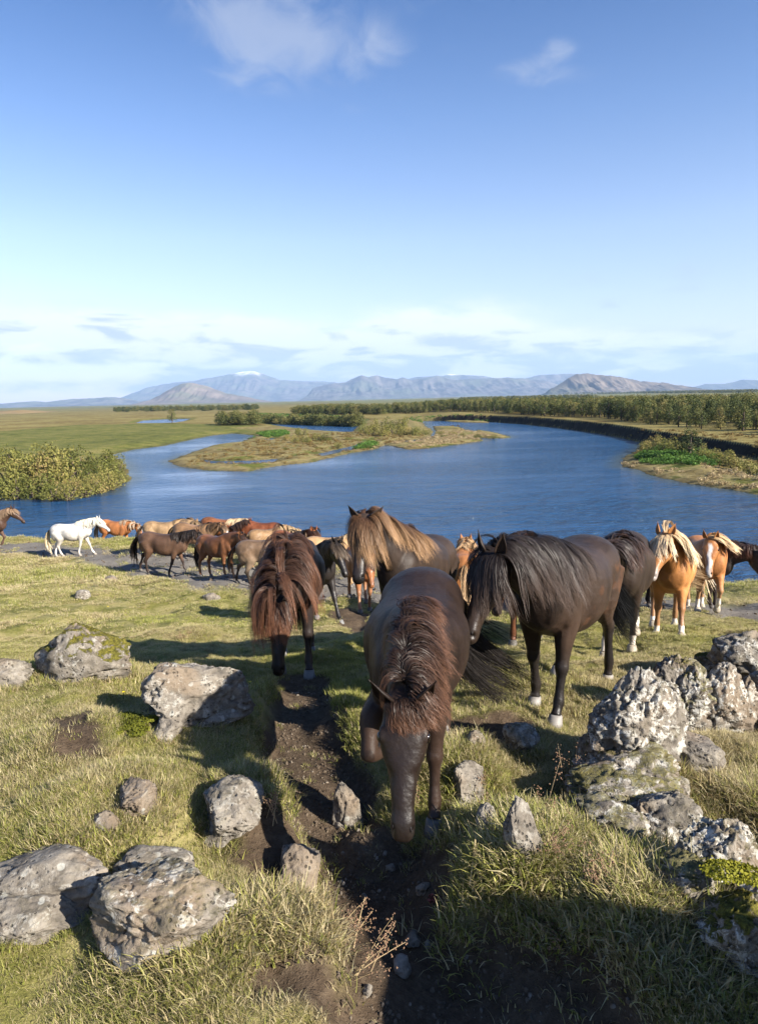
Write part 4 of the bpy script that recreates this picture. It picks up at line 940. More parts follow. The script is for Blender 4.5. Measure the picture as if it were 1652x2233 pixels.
        # shoulder groove, flank hollow, elbow fold
        for c, r, a in (((.38, s*.26, 1.0), .07, .016), ((-.25, s*.28, 1.06), .11, .022), ((.60, s*.18, 1.12), .07, .014), ((-.33, s*.26, .80), .08, .016)):
            d = np.linalg.norm((co-np.array(c))*np.array([1, 1, .45]), axis=1); co -= no*(np.exp(-(d/r)**2)*a)[:, None]
    rl = (co-poll)/HK; tt = rl@h; uu = rl@hn; mo = np.exp(-((uu+.026+.10*(tt-.50))/.0065)**2)*sstep(tt, .42, .46); co -= no*(mo*.009)[:, None]; nost = np.maximum(nost, mo*.8)
    body.vertices.foreach_set('co', co.astype(np.float32).ravel()); body.update()
    # coat colours
    coat = np.array(coat); col = np.tile(coat, (n, 1))
    bt = np.array(belly if belly is not None else coat*1.25); m = sstep(co[:, 2], 1.0, .70)*(np.abs(co[:, 0]) < .7); col = col*(1-m[:, None])+bt*m[:, None]
    if mottle:
        q = fbm(co[:, 0]*6+seed, co[:, 1]*6, co[:, 2]*6, o=4); k = sstep(q, .05, .16)*mottle*(co[:, 2] < 1.15)*(co[:, 2] > .68)*(co[:, 0] < .45); col = col*(1-k[:, None])+np.array([.105, .048, .024])*k[:, None]
        q2 = fbm(co[:, 0]*3+7+seed, co[:, 1]*3, co[:, 2]*3, o=4); k = sstep(q2, .02, .2)*.5*mottle; col = col*(1-k[:, None])+col*1.7*k[:, None]
    if legs is not None:
        k = (1-sstep(co[:, 2], .38, .66)); col = col*(1-k[:, None])+np.array(legs)*k[:, None]
    for li in range(4):
        if socks[li]:
            P_ = joints[li]; d = np.linalg.norm(co-P_[-1], axis=1); near = np.minimum(np.linalg.norm(co-P_[-1], axis=1), np.linalg.norm(co-P_[-3], axis=1))
            k = ((near < .12)*(co[:, 2] < P_[-1][2]+socks[li])).astype(float); k *= ((P_[:, 1].mean() > 0) == (co[:, 1] > 0)); col = col*(1-k[:, None])+np.array([.62, .56, .48])*k[:, None]
    rel = (co-poll)/HK; th = rel@h; uh = rel@hn; sh = rel@hs; onhead = (th > -.05)*(np.abs(sh) < .16)*(np.abs(uh) < .26)
    mz = np.array(muzzle if muzzle is not None else coat*0.75); k = onhead*sstep(th, .38, .52); col = col*(1-k[:, None])+mz*k[:, None]
    if blaze:
        k = onhead*(uh > .01)*sstep(th, .06, .12)*(1-sstep(np.abs(sh+.01*np.sin(th*30)), blaze*.35, blaze*.5+.01)); col = col*(1-k[:, None])+np.array([.70, .66, .60])*k[:, None]
    col = col*(1-.85*nost[:, None]); col *= (0.98+1.1*fbm(co[:, 0]*2.3+seed, co[:, 1]*2.3, co[:, 2]*2.3, o=4)+.7*fbm(co[:, 0]*14+seed, co[:, 1]*14, co[:, 2]*7, o=3))[:, None]
    dust = sstep(fbm(co[:, 0]*4+seed+9, co[:, 1]*4, co[:, 2]*4, o=4), .02, .22)*.20; lum = col.mean(1, keepdims=True); col = col*(1-dust[:, None])+(col*.6+np.array([.075, .052, .036])*(.3+lum*4))*dust[:, None]
    gl_ = np.clip(onhead*sstep(th, .05, .2)+(co[:, 2] < .5), 0, 1).astype(np.float32); g_ = body.attributes.new('gloss', 'FLOAT', 'POINT'); g_.data.foreach_set('value', gl_)
    a_ = body.attributes.new('coat', 'FLOAT_COLOR', 'POINT'); a_.data.foreach_set('color', np.column_stack([col, np.ones(n)]).astype(np.float32).ravel())
    body.polygons.foreach_set('use_smooth', np.ones(len(body.polygons), bool)); body.materials.clear(); body.materials.append(COAT); body.name = 'body'
    bo = bpy.data.objects.new('body', body); C.objects.link(bo); bo.parent = root
    # hooves
    for li, (p, d, planted) in enumerate(hooves):
        dn = np.array([0, 0, -1.]) if planted else d; fw = nrm(np.array([1., 0, 0])-dn*dn[0]); sd = np.cross(dn, fw); V = []; ns = 14
        hc = (.42, .36, .27) if socks[li] else hoofc
        for (o_, r) in ((-.012, .040), (0, .049), (.035, .056), (.070, .062)):
            for j in range(ns):
                a = 2*np.pi*j/ns; V.append(p+dn*o_+fw*(math.cos(a)*r*(1.10 if math.cos(a) > 0 else .85)+o_*.45)+sd*math.sin(a)*r)
        F = [(i*ns+j, i*ns+(j+1) % ns, (i+1)*ns+(j+1) % ns, (i+1)*ns+j) for i in range(3) for j in range(ns)]; F += [tuple(range(3*ns, 4*ns)), tuple(range(ns-1, -1, -1))]
        ho = mesh_obj('hoof', V, F, HOOF, root, attrs={'coat': np.tile([*hc, 1.0], (4*ns, 1))})
    bvh = BVHTree.FromPolygons([tuple(v) for v in co], [tuple(p.vertices) for p in body.polygons])
    # ears and eyes
    eu, es = ears
    for s in (1, -1):
        b_ = hpnt(-.015, s*.058, .045); ed = nrm(-h*(1-eu)+hn*eu+hs*s*es); face = nrm(hn*0.45+hs*s*0.45+h*0.7); face = nrm(face-ed*(face@ed)); e2 = np.cross(ed, face); V = []; m_ = 9; q = 8
        for i in range(m_):
            t = i/(m_-1); r = .037*math.sin(np.pi*min(1, t*.70+.30))**.7*(1-t**3)+.001
            for j in range(q):
                a = -1.75+3.5*j/(q-1); a = a+np.pi; V.append(b_+ed*(t*ear_len)+face*(math.cos(a)*r*.70+r*.5-.018*t*t)+e2*math.sin(a)*r*1.12)
        F = [(i*q+j, i*q+j+1, (i+1)*q+j+1, (i+1)*q+j) for i in range(m_-1) for j in range(q-1)]
        e_ = mesh_obj('ear', V, F, COAT, root, attrs={'coat': np.column_stack([np.tile(coat*.9, (len(V), 1)), np.ones(len(V))])})
        sm = e_.modifiers.new('thick', 'SOLIDIFY'); sm.thickness = .006
        q_ = hpnt(.148, s*.16, .022); loc_, no_, _, _ = bvh.find_nearest(q_); sp = Soup(); sp.ball(np.array(loc_)-np.array(no_)*.004, (.027, .015, .019), HR, 12); mesh_obj('eye', sp.V[0], sp.F, EYE, root)
        loc_, no_, _, _ = bvh.find_nearest(hpnt(.528, s*.085, .045)); sp = Soup(); sp.ball(np.array(loc_)-np.array(no_)*.0035, (.017, .0075, .011), HR, 10); mesh_obj('nostril', sp.V[0], sp.F, NOSTRIL, root)
    # hair
    Rw = np.array(Mi.to_3x3()); Rw = Rw/np.linalg.norm(Rw[0])
    wl = Rw@np.array([1.0, 0.15, 0.10])*wind; ng = {3: 230, 2: 70, 1: 28}[lod]; nch = {3: 30, 2: 30, 1: 22}[lod]; seg = {3: 12, 2: 9, 1: 6}[lod]; wd = {3: .0034, 2: .0085, 1: .020}[lod]
    cr = np.array(crest); cn = np.array(crest_n); cr = np.vstack([[.42, 0, 1.365], cr, poll+hn*.060]); cn = np.vstack([[0, 0, 1.], cn, nrm(hn-h*.5)]); NS = len(cr)-1
    t = (np.arange(ng)+rs.rand(ng))/ng*NS*0.999; i0 = np.minimum(t.astype(int), NS-1); f = (t-i0)[:, None]; tn = t/NS
    ro = cr[i0]*(1-f)+cr[i0+1]*f; up = cn[i0]*(1-f)+cn[i0+1]*f; up /= np.linalg.norm(up, axis=1)[:, None]; tg = cr[i0+1]-cr[i0]; tg /= np.linalg.norm(tg, axis=1)[:, None]+1e-9
    sdv = np.cross(up, tg); sdv /= np.linalg.norm(sdv, axis=1)[:, None]; sdv *= np.sign(sdv@Y)[:, None]
    lo_, hi_ = {'L': (.25, 1.1), 'R': (-1.1, -.25), 'B': (-1.0, 1.0), 'l': (-.12, 1.1), 'r': (-1.1, .12)}[mane_side]; side = rs.uniform(lo_, hi_, ng); side = np.sign(side)*np.abs(side)**.6
    dirs = up*0.34+sdv*side[:, None]*1.0-tg*mane_back+rs.randn(ng, 3)*.10
    ro = ro+sdv*(side*0.010)[:, None]-up*.012
    ln = mane_len*(0.82+0.32*rs.rand(ng))*np.interp(tn, [0, .15, .5, 1], [.55, .85, 1.05, .85])
    fa = dict(clumpy=.42, frizz={3: .012, 2: .012, 1: .016}[lod])
    hair_obj('mane', [locks(ro, up.copy(), dirs, ln, seg, bvh, .006+.022*rs.rand(ng), .40, wl*.13, .84, .055, nch, .022, neck_len/ng*2.6, wd, rs, **fa)], mane[0], mane[1], root)
    nf = max(8, ng//5); u = np.linspace(-1, 1, nf)+rs.randn(nf)*.1; ro = np.array([poll+hs*(.050*q)*HK+hn*.050-h*.012*rs.rand() for q in u])
    fd = np.array([h*.75+hn*.55+hs*q*fore_spread for q in u])
    if fore_dir is not None: fd = fd+(Rw@np.array(fore_dir))[None]
    hair_obj('forelock', [locks(ro, np.tile(hn, (nf, 1)), fd+rs.randn(nf, 3)*.10, forelock*(.75+.35*rs.rand(nf)), max(5, seg-2), bvh, .004+.014*rs.rand(nf), .38, wl*.12, .86, .05, nch, .013, .02, wd, rs, **fa)], mane[0], mane[1], root)
    tl = tail or (mane[0], np.array(mane[0])*1.4); nt_ = max(12, ng//3); a = rs.rand(nt_)*6.283; r = .030*np.sqrt(rs.rand(nt_)); u = rs.rand(nt_)**1.5
    ro = np.stack([-.775-.10*u, r*np.cos(a), 1.17-.24*u+r*np.sin(a)*.6], 1); dirs = np.stack([-.9+.5*u, rs.randn(nt_)*.12, -.25-.9*u], 1)
    hair_obj('tail', [locks(ro, np.tile([-1., 0, .3], (nt_, 1)), dirs, .92*tail_len*(.75+.3*rs.rand(nt_)), seg+1, bvh, .005+.015*rs.rand(nt_), .34, wl*.16*tail_wind, .86, .05, nch, .026, .03, wd*1.1, rs, clumpy=.35, frizz=.02)], tl[0], tl[1], root)
    return root
BLK = (.026, .020, .017); DBR = (.048, .032, .023); BAY = (.16, .062, .024); CHS = (.22, .085, .030); DUN = (.25, .155, .08); PAL = (.30, .18, .085); FLAX = ((.32, .22, .12), (.50, .37, .22))
def herd():
    H = horse
    H('black-brown horse walking head down straight at the viewer, nearest of the herd', .235, 4.30, -98, .985, neck=(-3, 3), head=(63, 2), gait=[(0.20, 0, 1), (0.62, 1.75, 0), (0.20, 0, 1), (-0.22, 0, 1)],
      coat=(.017, .0105, .008), belly=(.030, .018, .013), ear_len=.17, knee_out=(0, .10, 0, 0), mane=((.014, .009, .007), (.14, .066, .036)), mane_side='l', mane_len=.33, forelock=.20, fore_dir=(.55, 0, 0), mane_back=.7, fore_spread=.25, tail=((.016, .014, .014), (.045, .038, .034)), tail_wind=1.75, tail_len=1.6, lod=3, wind=1.5, girth=1.04, muzzle=(.018, .013, .011), ears=(.62, .55), hoofc=(.09, .095, .10), seed=1)
    H('black horse with long rust-red mane lowering its muzzle to the grass, left of the path', -.95, 7.15, -84, 1.05, neck=(-26, -10), head=(80, -14), gait='stand', coat=(.016, .012, .011), mane=((.035, .019, .013), (.21, .090, .046)), mane_side='r', mane_len=.64, forelock=.40, fore_spread=.22,
      tail=((.02, .015, .012), (.06, .03, .02)), lod=3, wind=.4, girth=1.03, hoofc=(.20, .20, .20), ears=(.4, .5), seed=2)
    H('dark brown horse with shaggy blond-tipped forelock behind the nearest horse', .34, 7.2, -112, 1.02, neck=(33, -22), head=(68, 12), gait='stand', coat=(.034, .023, .017), mane=((.07, .036, .020), (.36, .21, .10)), mane_side='B', mane_len=.52, forelock=.52, fore_spread=.8,
      lod=3, wind=1.2, ears=(.25, .95), muzzle=(.018, .015, .014), seed=3)
    H('big dark brown horse with rusty belly patches and wind-blown black mane beside the stone wall', 1.56, 5.60, -123, 1.04, neck=(20, -16), head=(62, -14), gait=[(0.16, 0, 1), (-0.24, 0.1, 1), (-0.26, 0, 1), (0.30, 0.05, 1)],
      coat=(.030, .020, .015), belly=(.046, .029, .020), legs=(.018, .015, .014), mane=((.018, .014, .013), (.075, .050, .038)), mane_side='B', mane_len=.60, forelock=.48, tail=((.012, .012, .013), (.03, .03, .03)), tail_wind=1.7, lod=3, wind=1.0, mottle=.4, hoofc=(.28, .26, .24), seed=4)
    H('dark horse with four white socks half hidden behind the big dark brown one', 2.92, 8.0, -112, 1.03, neck=(8, -14), head=(66, -20), gait='walk2', coat=(.030, .021, .016), legs=(.024, .018, .014), socks=(.13, .16, .14, .12), mane=((.020, .014, .012), (.06, .03, .02)), mane_side='B', lod=2, seed=5)
    H('dark bay horse almost hidden behind the legs of the big dark brown horse', 1.75, 8.0, -104, .97, neck=(-8, -18), head=(66, -20), gait='walk', coat=(.085, .034, .018), mane=((.03, .018, .012), (.06, .03, .02)), muzzle=(.03, .02, .015), lod=2, seed=6)
    H('golden chestnut horse with white-blond mane, pricked ears and pale muzzle at the right', 3.98, 9.15, -110, 1.0, neck=(32, -12), head=(52, -26), gait='walk', coat=(.33, .145, .048), legs=(.30, .16, .08), socks=(.10, .10, .08, .08), mane=((.58, .40, .22), (.78, .64, .44)), mane_side='l', mane_len=.56, forelock=.40, muzzle=(.34, .30, .28),
      tail=((.12, .07, .04), (.40, .27, .15)), tail_wind=3.2, lod=2, wind=1.2, ears=(.35, .3), seed=7)
    H('chestnut horse with white blaze and blond mane blown upright by the wind', 5.72, 11.7, -104, 1.0, neck=(24, -14), head=(70, -16), gait='trot', coat=(.31, .13, .045), legs=(.33, .19, .10), socks=(.16, .16, .12, .12), blaze=.05, mane=((.42, .26, .12), (.76, .58, .36)), mane_side='L', mane_len=.55, forelock=.3, fore_dir=(1.6, 0, 1.1),
      tail=((.14, .09, .05), (.36, .25, .15)), tail_wind=3.2, lod=2, wind=3.0, seed=8)
    H('black horse with frizzy dark mane hanging its head at the far right', 6.0, 12.9, -36, 1.0, neck=(8, 0), head=(74, 0), gait='stand', coat=(.022, .016, .014), mane=((.03, .018, .014), (.10, .045, .03)), mane_side='B', mane_len=.36, lod=2, seed=9)
    H('cream horse showing only its pale back between the dark and the golden horse', 4.95, 12.4, 168, 1.0, neck=(10, 0), head=(50, 0), coat=(.46, .38, .27), mane=((.7, .6, .45), (.75, .68, .55)), lod=1, seed=10)
    H('orange chestnut horse standing behind the head of the big dark brown horse', 1.62, 12.7, 82, 1.0, neck=(20, 0), head=(50, 0), coat=(.30, .125, .045), mane=((.45, .28, .14), (.6, .42, .25)), tail=((.42, .26, .13), (.55, .38, .22)), lod=2, seed=11)
    H('black horse walking between the rust-maned horse and the blond-tipped one', -1.22, 12.75, -62, 1.0, neck=(24, 4), head=(68, 8), gait='walk', coat=(.018, .015, .014), mane=((.03, .024, .02), (.13, .085, .05)), mane_side='B', mane_len=.42, forelock=.4, hoofc=(.2, .2, .2), lod=2, seed=12)
    H('bay horse of which mainly the reddish legs show behind the walking black horse', -.42, 14.3, -80, .97, neck=(15, 0), head=(55, 0), gait='walk2', coat=(.25, .10, .04), legs=(.26, .13, .07), mane=((.05, .03, .02), (.08, .04, .03)), lod=2, seed=13)
    H('sandy palomino horse standing side-on behind the walking black horse', -1.25, 17.3, 5, 1.0, neck=(12, 0), head=(50, 0), coat=(.32, .20, .10), mane=FLAX, lod=1, seed=14)
    H('bay horse with dark mane raising its head behind the rust-maned horse', -2.65, 20.0, -45, 1.0, neck=(30, 0), head=(52, 0), coat=(.22, .075, .03), mane=((.03, .02, .015), (.09, .035, .02)), mane_len=.5, lod=1, seed=15)
    H('light dun horse with flaxen tail standing in front of the dark chestnut back', -3.75, 22.4, 38, .97, neck=(-5, 0), head=(60, 0), coat=DUN, mane=FLAX, tail=FLAX, lod=1, seed=16)
    H('dark chestnut horse at the water side with only its back in view', -4.5, 25.3, 176, 1.0, neck=(-14, 0), head=(60, 0), coat=(.15, .048, .022), mane=((.03, .02, .015), (.06, .03, .02)), lod=1, seed=17)
    H('chestnut horse with thick flaxen mane in front of the river', -6.35, 26.4, -8, 1.0, neck=(22, -4), head=(56, -4), gait='walk', coat=(.19, .075, .034), mane=((.46, .34, .20), (.62, .48, .30)), mane_side='R', mane_len=.5, forelock=.42, lod=1, seed=18)
    H('dark brown horse with black mane walking right across the gravel track', -6.95, 21.3, -8, 1.0, neck=(28, 0), head=(52, 0), gait='walk', coat=(.080, .046, .030), belly=(.11, .062, .038), legs=(.035, .024, .02), mane=((.018, .014, .012), (.03, .02, .015)), mane_side='R', lod=1, seed=19)
    H('pale dun horse behind the dark brown one on the track', -8.15, 25.4, 4, 1.0, neck=(12, 0), head=(50, 0), gait='walk', coat=(.28, .185, .10), mane=((.12, .08, .05), (.3, .2, .1)), lod=1, seed=20)
    H('buckskin horse with pale face and dark legs trotting behind the dark brown one', -6.75, 24.2, -14, 1.0, neck=(24, -8), head=(48, -10), gait='trot', coat=(.22, .13, .07), legs=(.03, .022, .018), blaze=.09, muzzle=(.5, .44, .36), mane=((.05, .03, .02), (.25, .16, .09)), lod=1, seed=21)
    H('bay horse with bright orange face and dark mane below the flaxen-maned chestnut', -4.72, 19.5, -36, .94, neck=(20, 0), head=(66, 4), gait='stand', coat=(.14, .060, .028), legs=(.20, .09, .04), muzzle=(.30, .12, .05), blaze=0, mane=((.03, .018, .014), (.06, .03, .02)), mane_side='L', lod=1, seed=22)
    H('greyish brown horse cut off by the rust-maned horse', -3.1, 18.0, 8, .93, neck=(10, 0), head=(55, 0), gait='walk', coat=(.15, .098, .062), belly=(.22, .16, .11), legs=(.04, .03, .022), mane=((.03, .02, .015), (.06, .04, .03)), lod=1, seed=23)
    H('white horse with creamy tail walking right beside the river', -11.85, 26.0, -4, 1.0, neck=(20, 0), head=(50, 0), gait='walk', coat=(.56, .545, .51), belly=(.50, .47, .41), muzzle=(.42, .40, .38), mane=((.66, .60, .46), (.72, .66, .54)), mane_side='R', tail=((.66, .55, .36), (.72, .62, .44)), lod=1, hoofc=(.35, .3, .25), seed=24)
    H('bright chestnut horse stepping down the bank behind the white horse', -12.6, 31.9, -14, 1.02, neck=(2, 0), head=(58, 0), gait='walk', coat=(.30, .12, .045), mane=((.30, .22, .15), (.36, .28, .20)), lod=1, seed=25)
    H('dark brown horse with light brown mane entering at the left edge of the herd', -16.0, 27.3, -2, 1.15, neck=(30, 0), head=(50, 0), gait='trot', coat=(.062, .036, .026), mane=((.20, .13, .08), (.32, .22, .14)), mane_side='R', lod=1, seed=26)
herd()
# ================================================================ shrubs, trees, far vegetation
def leaf_mat(name, cols, trans=0.25):
    def f(n, out):
        oi = n.nodes.new('ShaderNodeObjectInfo').outputs['Random']; t = n.attr('tone'); g = n.nodes.new('ShaderNodeNewGeometry').outputs['Position']
        v = n.m('ADD', n.m('MULTIPLY', t, 0.5), n.m('MULTIPLY', oi, 0.5)); v = n.m('ADD', v, n.m('MULTIPLY', n.m('SUBTRACT', n.noise(g, 0.5, 3, 0.6), 0.5), 0.7))
        col = n.ramp(v, cols)
        p = n.nodes.new('ShaderNodeBsdfPrincipled'); n.set(p.inputs['Base Color'], col); p.inputs['Roughness'].default_value = 0.7; p.inputs['Specular IOR Level'].default_value = 0.2
        tr = n.new('ShaderNodeBsdfTranslucent', {0: col}); m = n.nodes.new('ShaderNodeMixShader'); m.inputs[0].default_value = trans
        n.links.new(p.outputs[0], m.inputs[1]); n.links.new(tr.outputs[0], m.inputs[2]); n.links.new(m.outputs[0], out.inputs[0])
    return material(name, f)
WILLOW = leaf_mat('willow_leaves', [(0.15, (0.060, 0.070, 0.016)), (0.40, (0.14, 0.145, 0.034)), (0.62, (0.22, 0.20, 0.055)), (0.85, (0.27, 0.20, 0.08))])
FOREST = leaf_mat('forest_leaves', [(0.15, (0.022, 0.036, 0.012)), (0.45, (0.085, 0.100, 0.028)), (0.70, (0.16, 0.155, 0.048)), (0.90, (0.21, 0.17, 0.06))])
HERB = leaf_mat('green_herbs', [(0.2, (0.040, 0.090, 0.014)), (0.6, (0.085, 0.17, 0.026)), (0.9, (0.15, 0.21, 0.05))])
REED = leaf_mat('pale_reeds', [(0.2, (0.22, 0.16, 0.08)), (0.6, (0.38, 0.29, 0.16)), (0.9, (0.48, 0.40, 0.25))])
HEATH = leaf_mat('heath_plants', [(0.2, (0.10, 0.065, 0.022)), (0.5, (0.19, 0.13, 0.045)), (0.8, (0.27, 0.21, 0.085))])
BARK = simple_mat('bark', (0.09, 0.07, 0.055), 0.9, 0.1)
def leaf_cloud(name, lumps, nq, size, seed, up=0.3, elong=1.0):
    """many small leaf faces spread through a set of ellipsoid lumps"""
    rs = np.random.RandomState(seed); L = np.array(lumps, float); wv = L[:, 3]*L[:, 4]*L[:, 5]; wv = wv**.7/np.sum(wv**.7)
    k = rs.choice(len(L), nq, p=wv); d = rs.randn(nq, 3); d /= np.linalg.norm(d, axis=1)[:, None]; r = (0.45+0.55*rs.rand(nq)**.5)
    r *= 1+.18*rs.randn(nq)*(rs.rand(nq) < .3)
    c = L[k, :3]+d*L[k, 3:6]*r[:, None]; c[:, 2] = np.maximum(c[:, 2], .02)
    nn = d+rs.randn(nq, 3)*.7+np.array([0, 0, up]); nn /= np.linalg.norm(nn, axis=1)[:, None]; a = np.cross(nn, rs.randn(nq, 3)); a /= np.linalg.norm(a, axis=1)[:, None]; b = np.cross(nn, a)
    s = size*(.55+.9*rs.rand(nq))[:, None]
    V = np.stack([c-a*s*.5, c-b*s*.32*elong+a*s*.1, c+a*s*.6, c+b*s*.34*elong], 1).reshape(-1, 3); F = np.arange(nq*4).reshape(-1, 4)
    tone = np.repeat(np.clip(rs.rand(len(L))[k]*.6+.4*rs.rand(nq), 0, 1), 4)
    me = bpy.data.meshes.new(name); me.vertices.add(len(V)); me.vertices.foreach_set('co', V.astype(np.float32).ravel()); me.loops.add(nq*4); me.loops.foreach_set('vertex_index', F.astype(np.int32).ravel())
    me.polygons.add(nq); me.polygons.foreach_set('loop_start', np.arange(0, nq*4, 4, dtype=np.int32)); me.update(calc_edges=True)
    at = me.attributes.new('tone', 'FLOAT', 'POINT'); at.data.foreach_set('value', tone.astype(np.float32)); return me
def stem_mesh(name, segs):
    S = Soup()
    for pts, rad in segs: S.tube(pts, rad, None, 6, 2)
    me = bpy.data.meshes.new(name); me.from_pydata(np.concatenate(S.V).tolist(), [], S.F); me.update(); me.polygons.foreach_set('use_smooth', np.ones(len(me.polygons), bool)); me.materials.append(BARK); return me
def bush_proto(seed, w_=1.0, h_=1.0, nq=900, size=.16, mat=None):
    rs = np.random.RandomState(seed); n = rs.randint(7, 12); lumps = []; st = []
    for i in range(n):
        a = rs.rand()*6.28; r = .75*math.sqrt(rs.rand())*w_; hh = h_*(.35+.6*rs.rand())*(1-.35*r/w_); q = (.26+.22*rs.rand())
        lumps.append((r*math.cos(a), r*math.sin(a), hh, q*w_*.8, q*w_*.8, q*h_*1.05)); st.append(([(0.1*math.cos(a), .1*math.sin(a), -.1), (r*.5*math.cos(a), r*.5*math.sin(a), hh*.5), (r*math.cos(a), r*math.sin(a), hh*1.05)], [.05, .035, .012]))
    lumps += [(0, 0, .25*h_, .7*w_, .7*w_, .3*h_)]
    f = leaf_cloud('foliage', lumps, nq, size, seed); f.materials.append(mat); return f, stem_mesh('stem', st[:6])
def tree_proto(seed, kind, nq=750):
    rs = np.random.RandomState(seed); H = 1.0; lumps = []; st = [([(0, 0, -.05), (.01, 0, .5), (.02*rs.randn(), .02*rs.randn(), .92)], [.035, .022, .006])]
    if kind == 'cone':
        for i in range(16):
            t = (i+.5)/16; r = .26*(1-t)**.75+.03; a = rs.rand()*6.28; lumps.append((r*.45*math.cos(a), r*.45*math.sin(a), .12+.84*t, r*(.7+.3*rs.rand()), r*(.7+.3*rs.rand()), .08))
    else:
        for i in range(11):
            t = rs.rand(); r = .26*math.sin(math.pi*min(1, t*.75+.22)); a = rs.rand()*6.28; lumps.append((r*.8*math.cos(a), r*.8*math.sin(a), .22+.68*t, .13+.08*rs.rand(), .13+.08*rs.rand(), .12+.07*rs.rand()))
            st.append(([(0, 0, .15+.4*t), (r*.5*math.cos(a), r*.5*math.sin(a), .25+.55*t)], [.014, .005]))
    f = leaf_cloud('crown', lumps, nq, .050, seed, .3); f.materials.append(FOREST); return f, stem_mesh('trunk', st)
def plant(name, label, cat, group, meshes, loc, sc, rz, partnames):
    r = empty(name, loc, rz); r.scale = sc if isinstance(sc, tuple) else (sc,)*3; tag(r, label, cat, group)
    for me, pn in zip(meshes, partnames):
        o = bpy.data.objects.new(pn, me); C.objects.link(o); o.parent = r
    return r
def land_z(x, y): h, _, _, _ = land_height(np.array([[x, y]], float)); return float(h[0])
def vegetation():
    rs = np.random.RandomState(21)
    B = [bush_proto(100+i, 1.0, 1.0, 1100, .085, WILLOW) for i in range(7)]
    # willow thicket on the left bank: pixel of the foot, height in metres, width
    TH = [(-60,1076,3.4,2.6),(-10,1080,3.3,2.4),(38,1082,3.0,2.3),(80,1083,3.4,2.4),(118,1085,2.4,2.0),(150,1085,2.0,1.8),(186,1078,2.6,2.0),(214,1070,2.6,1.9),(240,1062,2.2,1.8),(262,1050,1.8,1.6),
          (-90,1058,4.0,3.0),(-30,1056,4.0,3.0),(24,1058,4.2,3.0),(64,1058,4.3,3.0),(104,1058,4.4,3.0),(140,1056,4.2,2.8),(176,1052,3.8,2.6),(206,1046,3.4,2.4),(232,1040,2.8,2.2),(254,1032,2.2,1.9),
          (-70,1034,4.6,3.4),(-10,1034,4.4,3.4),(44,1032,4.6,3.4),(92,1032,4.8,3.4),(138,1030,4.6,3.2),(178,1028,4.2,3.0),(212,1022,3.6,2.6),(240,1014,2.6,2.2)]
    for i, (px, py, h, wd) in enumerate(TH):
        p = at_z(px, py, 0.3)[0]; dsc = h*(.85+.25*rs.rand())
        plant('willow_bush', 'olive and rust tinged willow bush in the thicket on the left river bank', 'bush', 'willow bushes of the left bank thicket', B[i % 7], (p[0], p[1], .1), (wd*.95, wd*.95, dsc*(.62+.28*rs.rand())), rs.rand()*6, ('foliage', 'stem'))
    # bushes on the island and along the far bank
    IS = [(625,962,1.9,1.6),(645,966,2.2,1.9),(668,966,2.0,1.8),(690,962,2.0,2.0),(712,962,1.9,1.9),(660,950,2.6,2.2),(735,974,1.5,1.4),(600,948,1.2,1.6),(570,944,.9,1.4),(795,946,3.0,2.6),(812,950,3.2,2.8),(835,952,3.4,3.0),
          (858,948,3.4,3.0),(880,950,3.0,2.8),(905,950,2.6,2.6),(925,946,2.0,2.2),(845,938,4.2,3.2),(875,936,4.2,3.2),(815,938,4.0,3.0),(800,975,.9,1.3),(760,960,1.0,1.3),(622,982,.7,1.2),(960,945,1.3,1.6),(985,946,1.2,1.6),(1010,950,1.1,1.5),(1040,953,1.2,1.8),(1075,953,1.0,1.6),(965,952,1.0,1.4)]
    for i, (px, py, h, wd) in enumerate(IS):
        p = at_z(px, py, 0.4)[0]; plant('island_bush', ('low tawny bush on the sandbar beside the island' if px >= 950 else 'tall tawny bush in the big clump at the right end of the island' if px > 780 and h > 1.5 else 'knee-high bush by itself near the island shore' if h < 1.4 else 'dark olive bush in the clump in the middle of the island'), 'bush', 'bushes on the island and its sandbar', B[i % 7], (p[0], p[1], max(.1, land_z(p[0], p[1])-.1)), (wd*.85, wd*.85, h*.72), rs.rand()*6, ('foliage', 'stem'))
    T = [tree_proto(200+i, 'round' if i % 4 else 'cone') for i in range(9)]
    p = at_z(376, 925, .5)[0]; plant('lone_tree', 'lone dark tree at the edge of the small far pool', 'tree', None, T[1], (p[0], p[1], .4), (6, 6, 6.5), 1, ('crown', 'trunk'))
    p = at_z(1503, 1000, .6)[0]; plant('bank_tree', 'small bluish green tree leaning over the right bank', 'tree', None, T[2], (p[0], p[1], .6), (5.4, 5.4, 3.6), 2, ('crown', 'trunk'))
    RB = [(1405,975),(1425,968),(1445,972),(1465,978),(1480,985),(1540,1000),(1575,1008),(1600,1014),(1640,1022),(1420,985),(1450,985),(1520,990),(1560,1000)]
    for i, (px, py) in enumerate(RB):
        p = at_z(px, py, 0.8)[0]; plant('bank_bush', 'dark scrubby bush under the edge of the right bank', 'bush', 'bushes under the right bank', B[(i*3) % 7], (p[0], p[1], land_z(p[0], p[1])-.1), (1.7, 1.5, 1.2+.6*rs.rand()), rs.rand()*6, ('foliage', 'stem'))
    # forest beyond the right bank
    BL = np.array([(863,896),(984,896),(1074,899),(1174,906),(1260,907),(1315,910),(1400,921),(1460,926),(1515,932),(1580,936),(1652,940),(1760,946)], float)
    bw = at_z(BL[:, 0], BL[:, 1], 2.6); th = np.arctan2(bw[:, 0], bw[:, 1]); rr = np.hypot(bw[:, 0], bw[:, 1])
    n = 0; spots = []
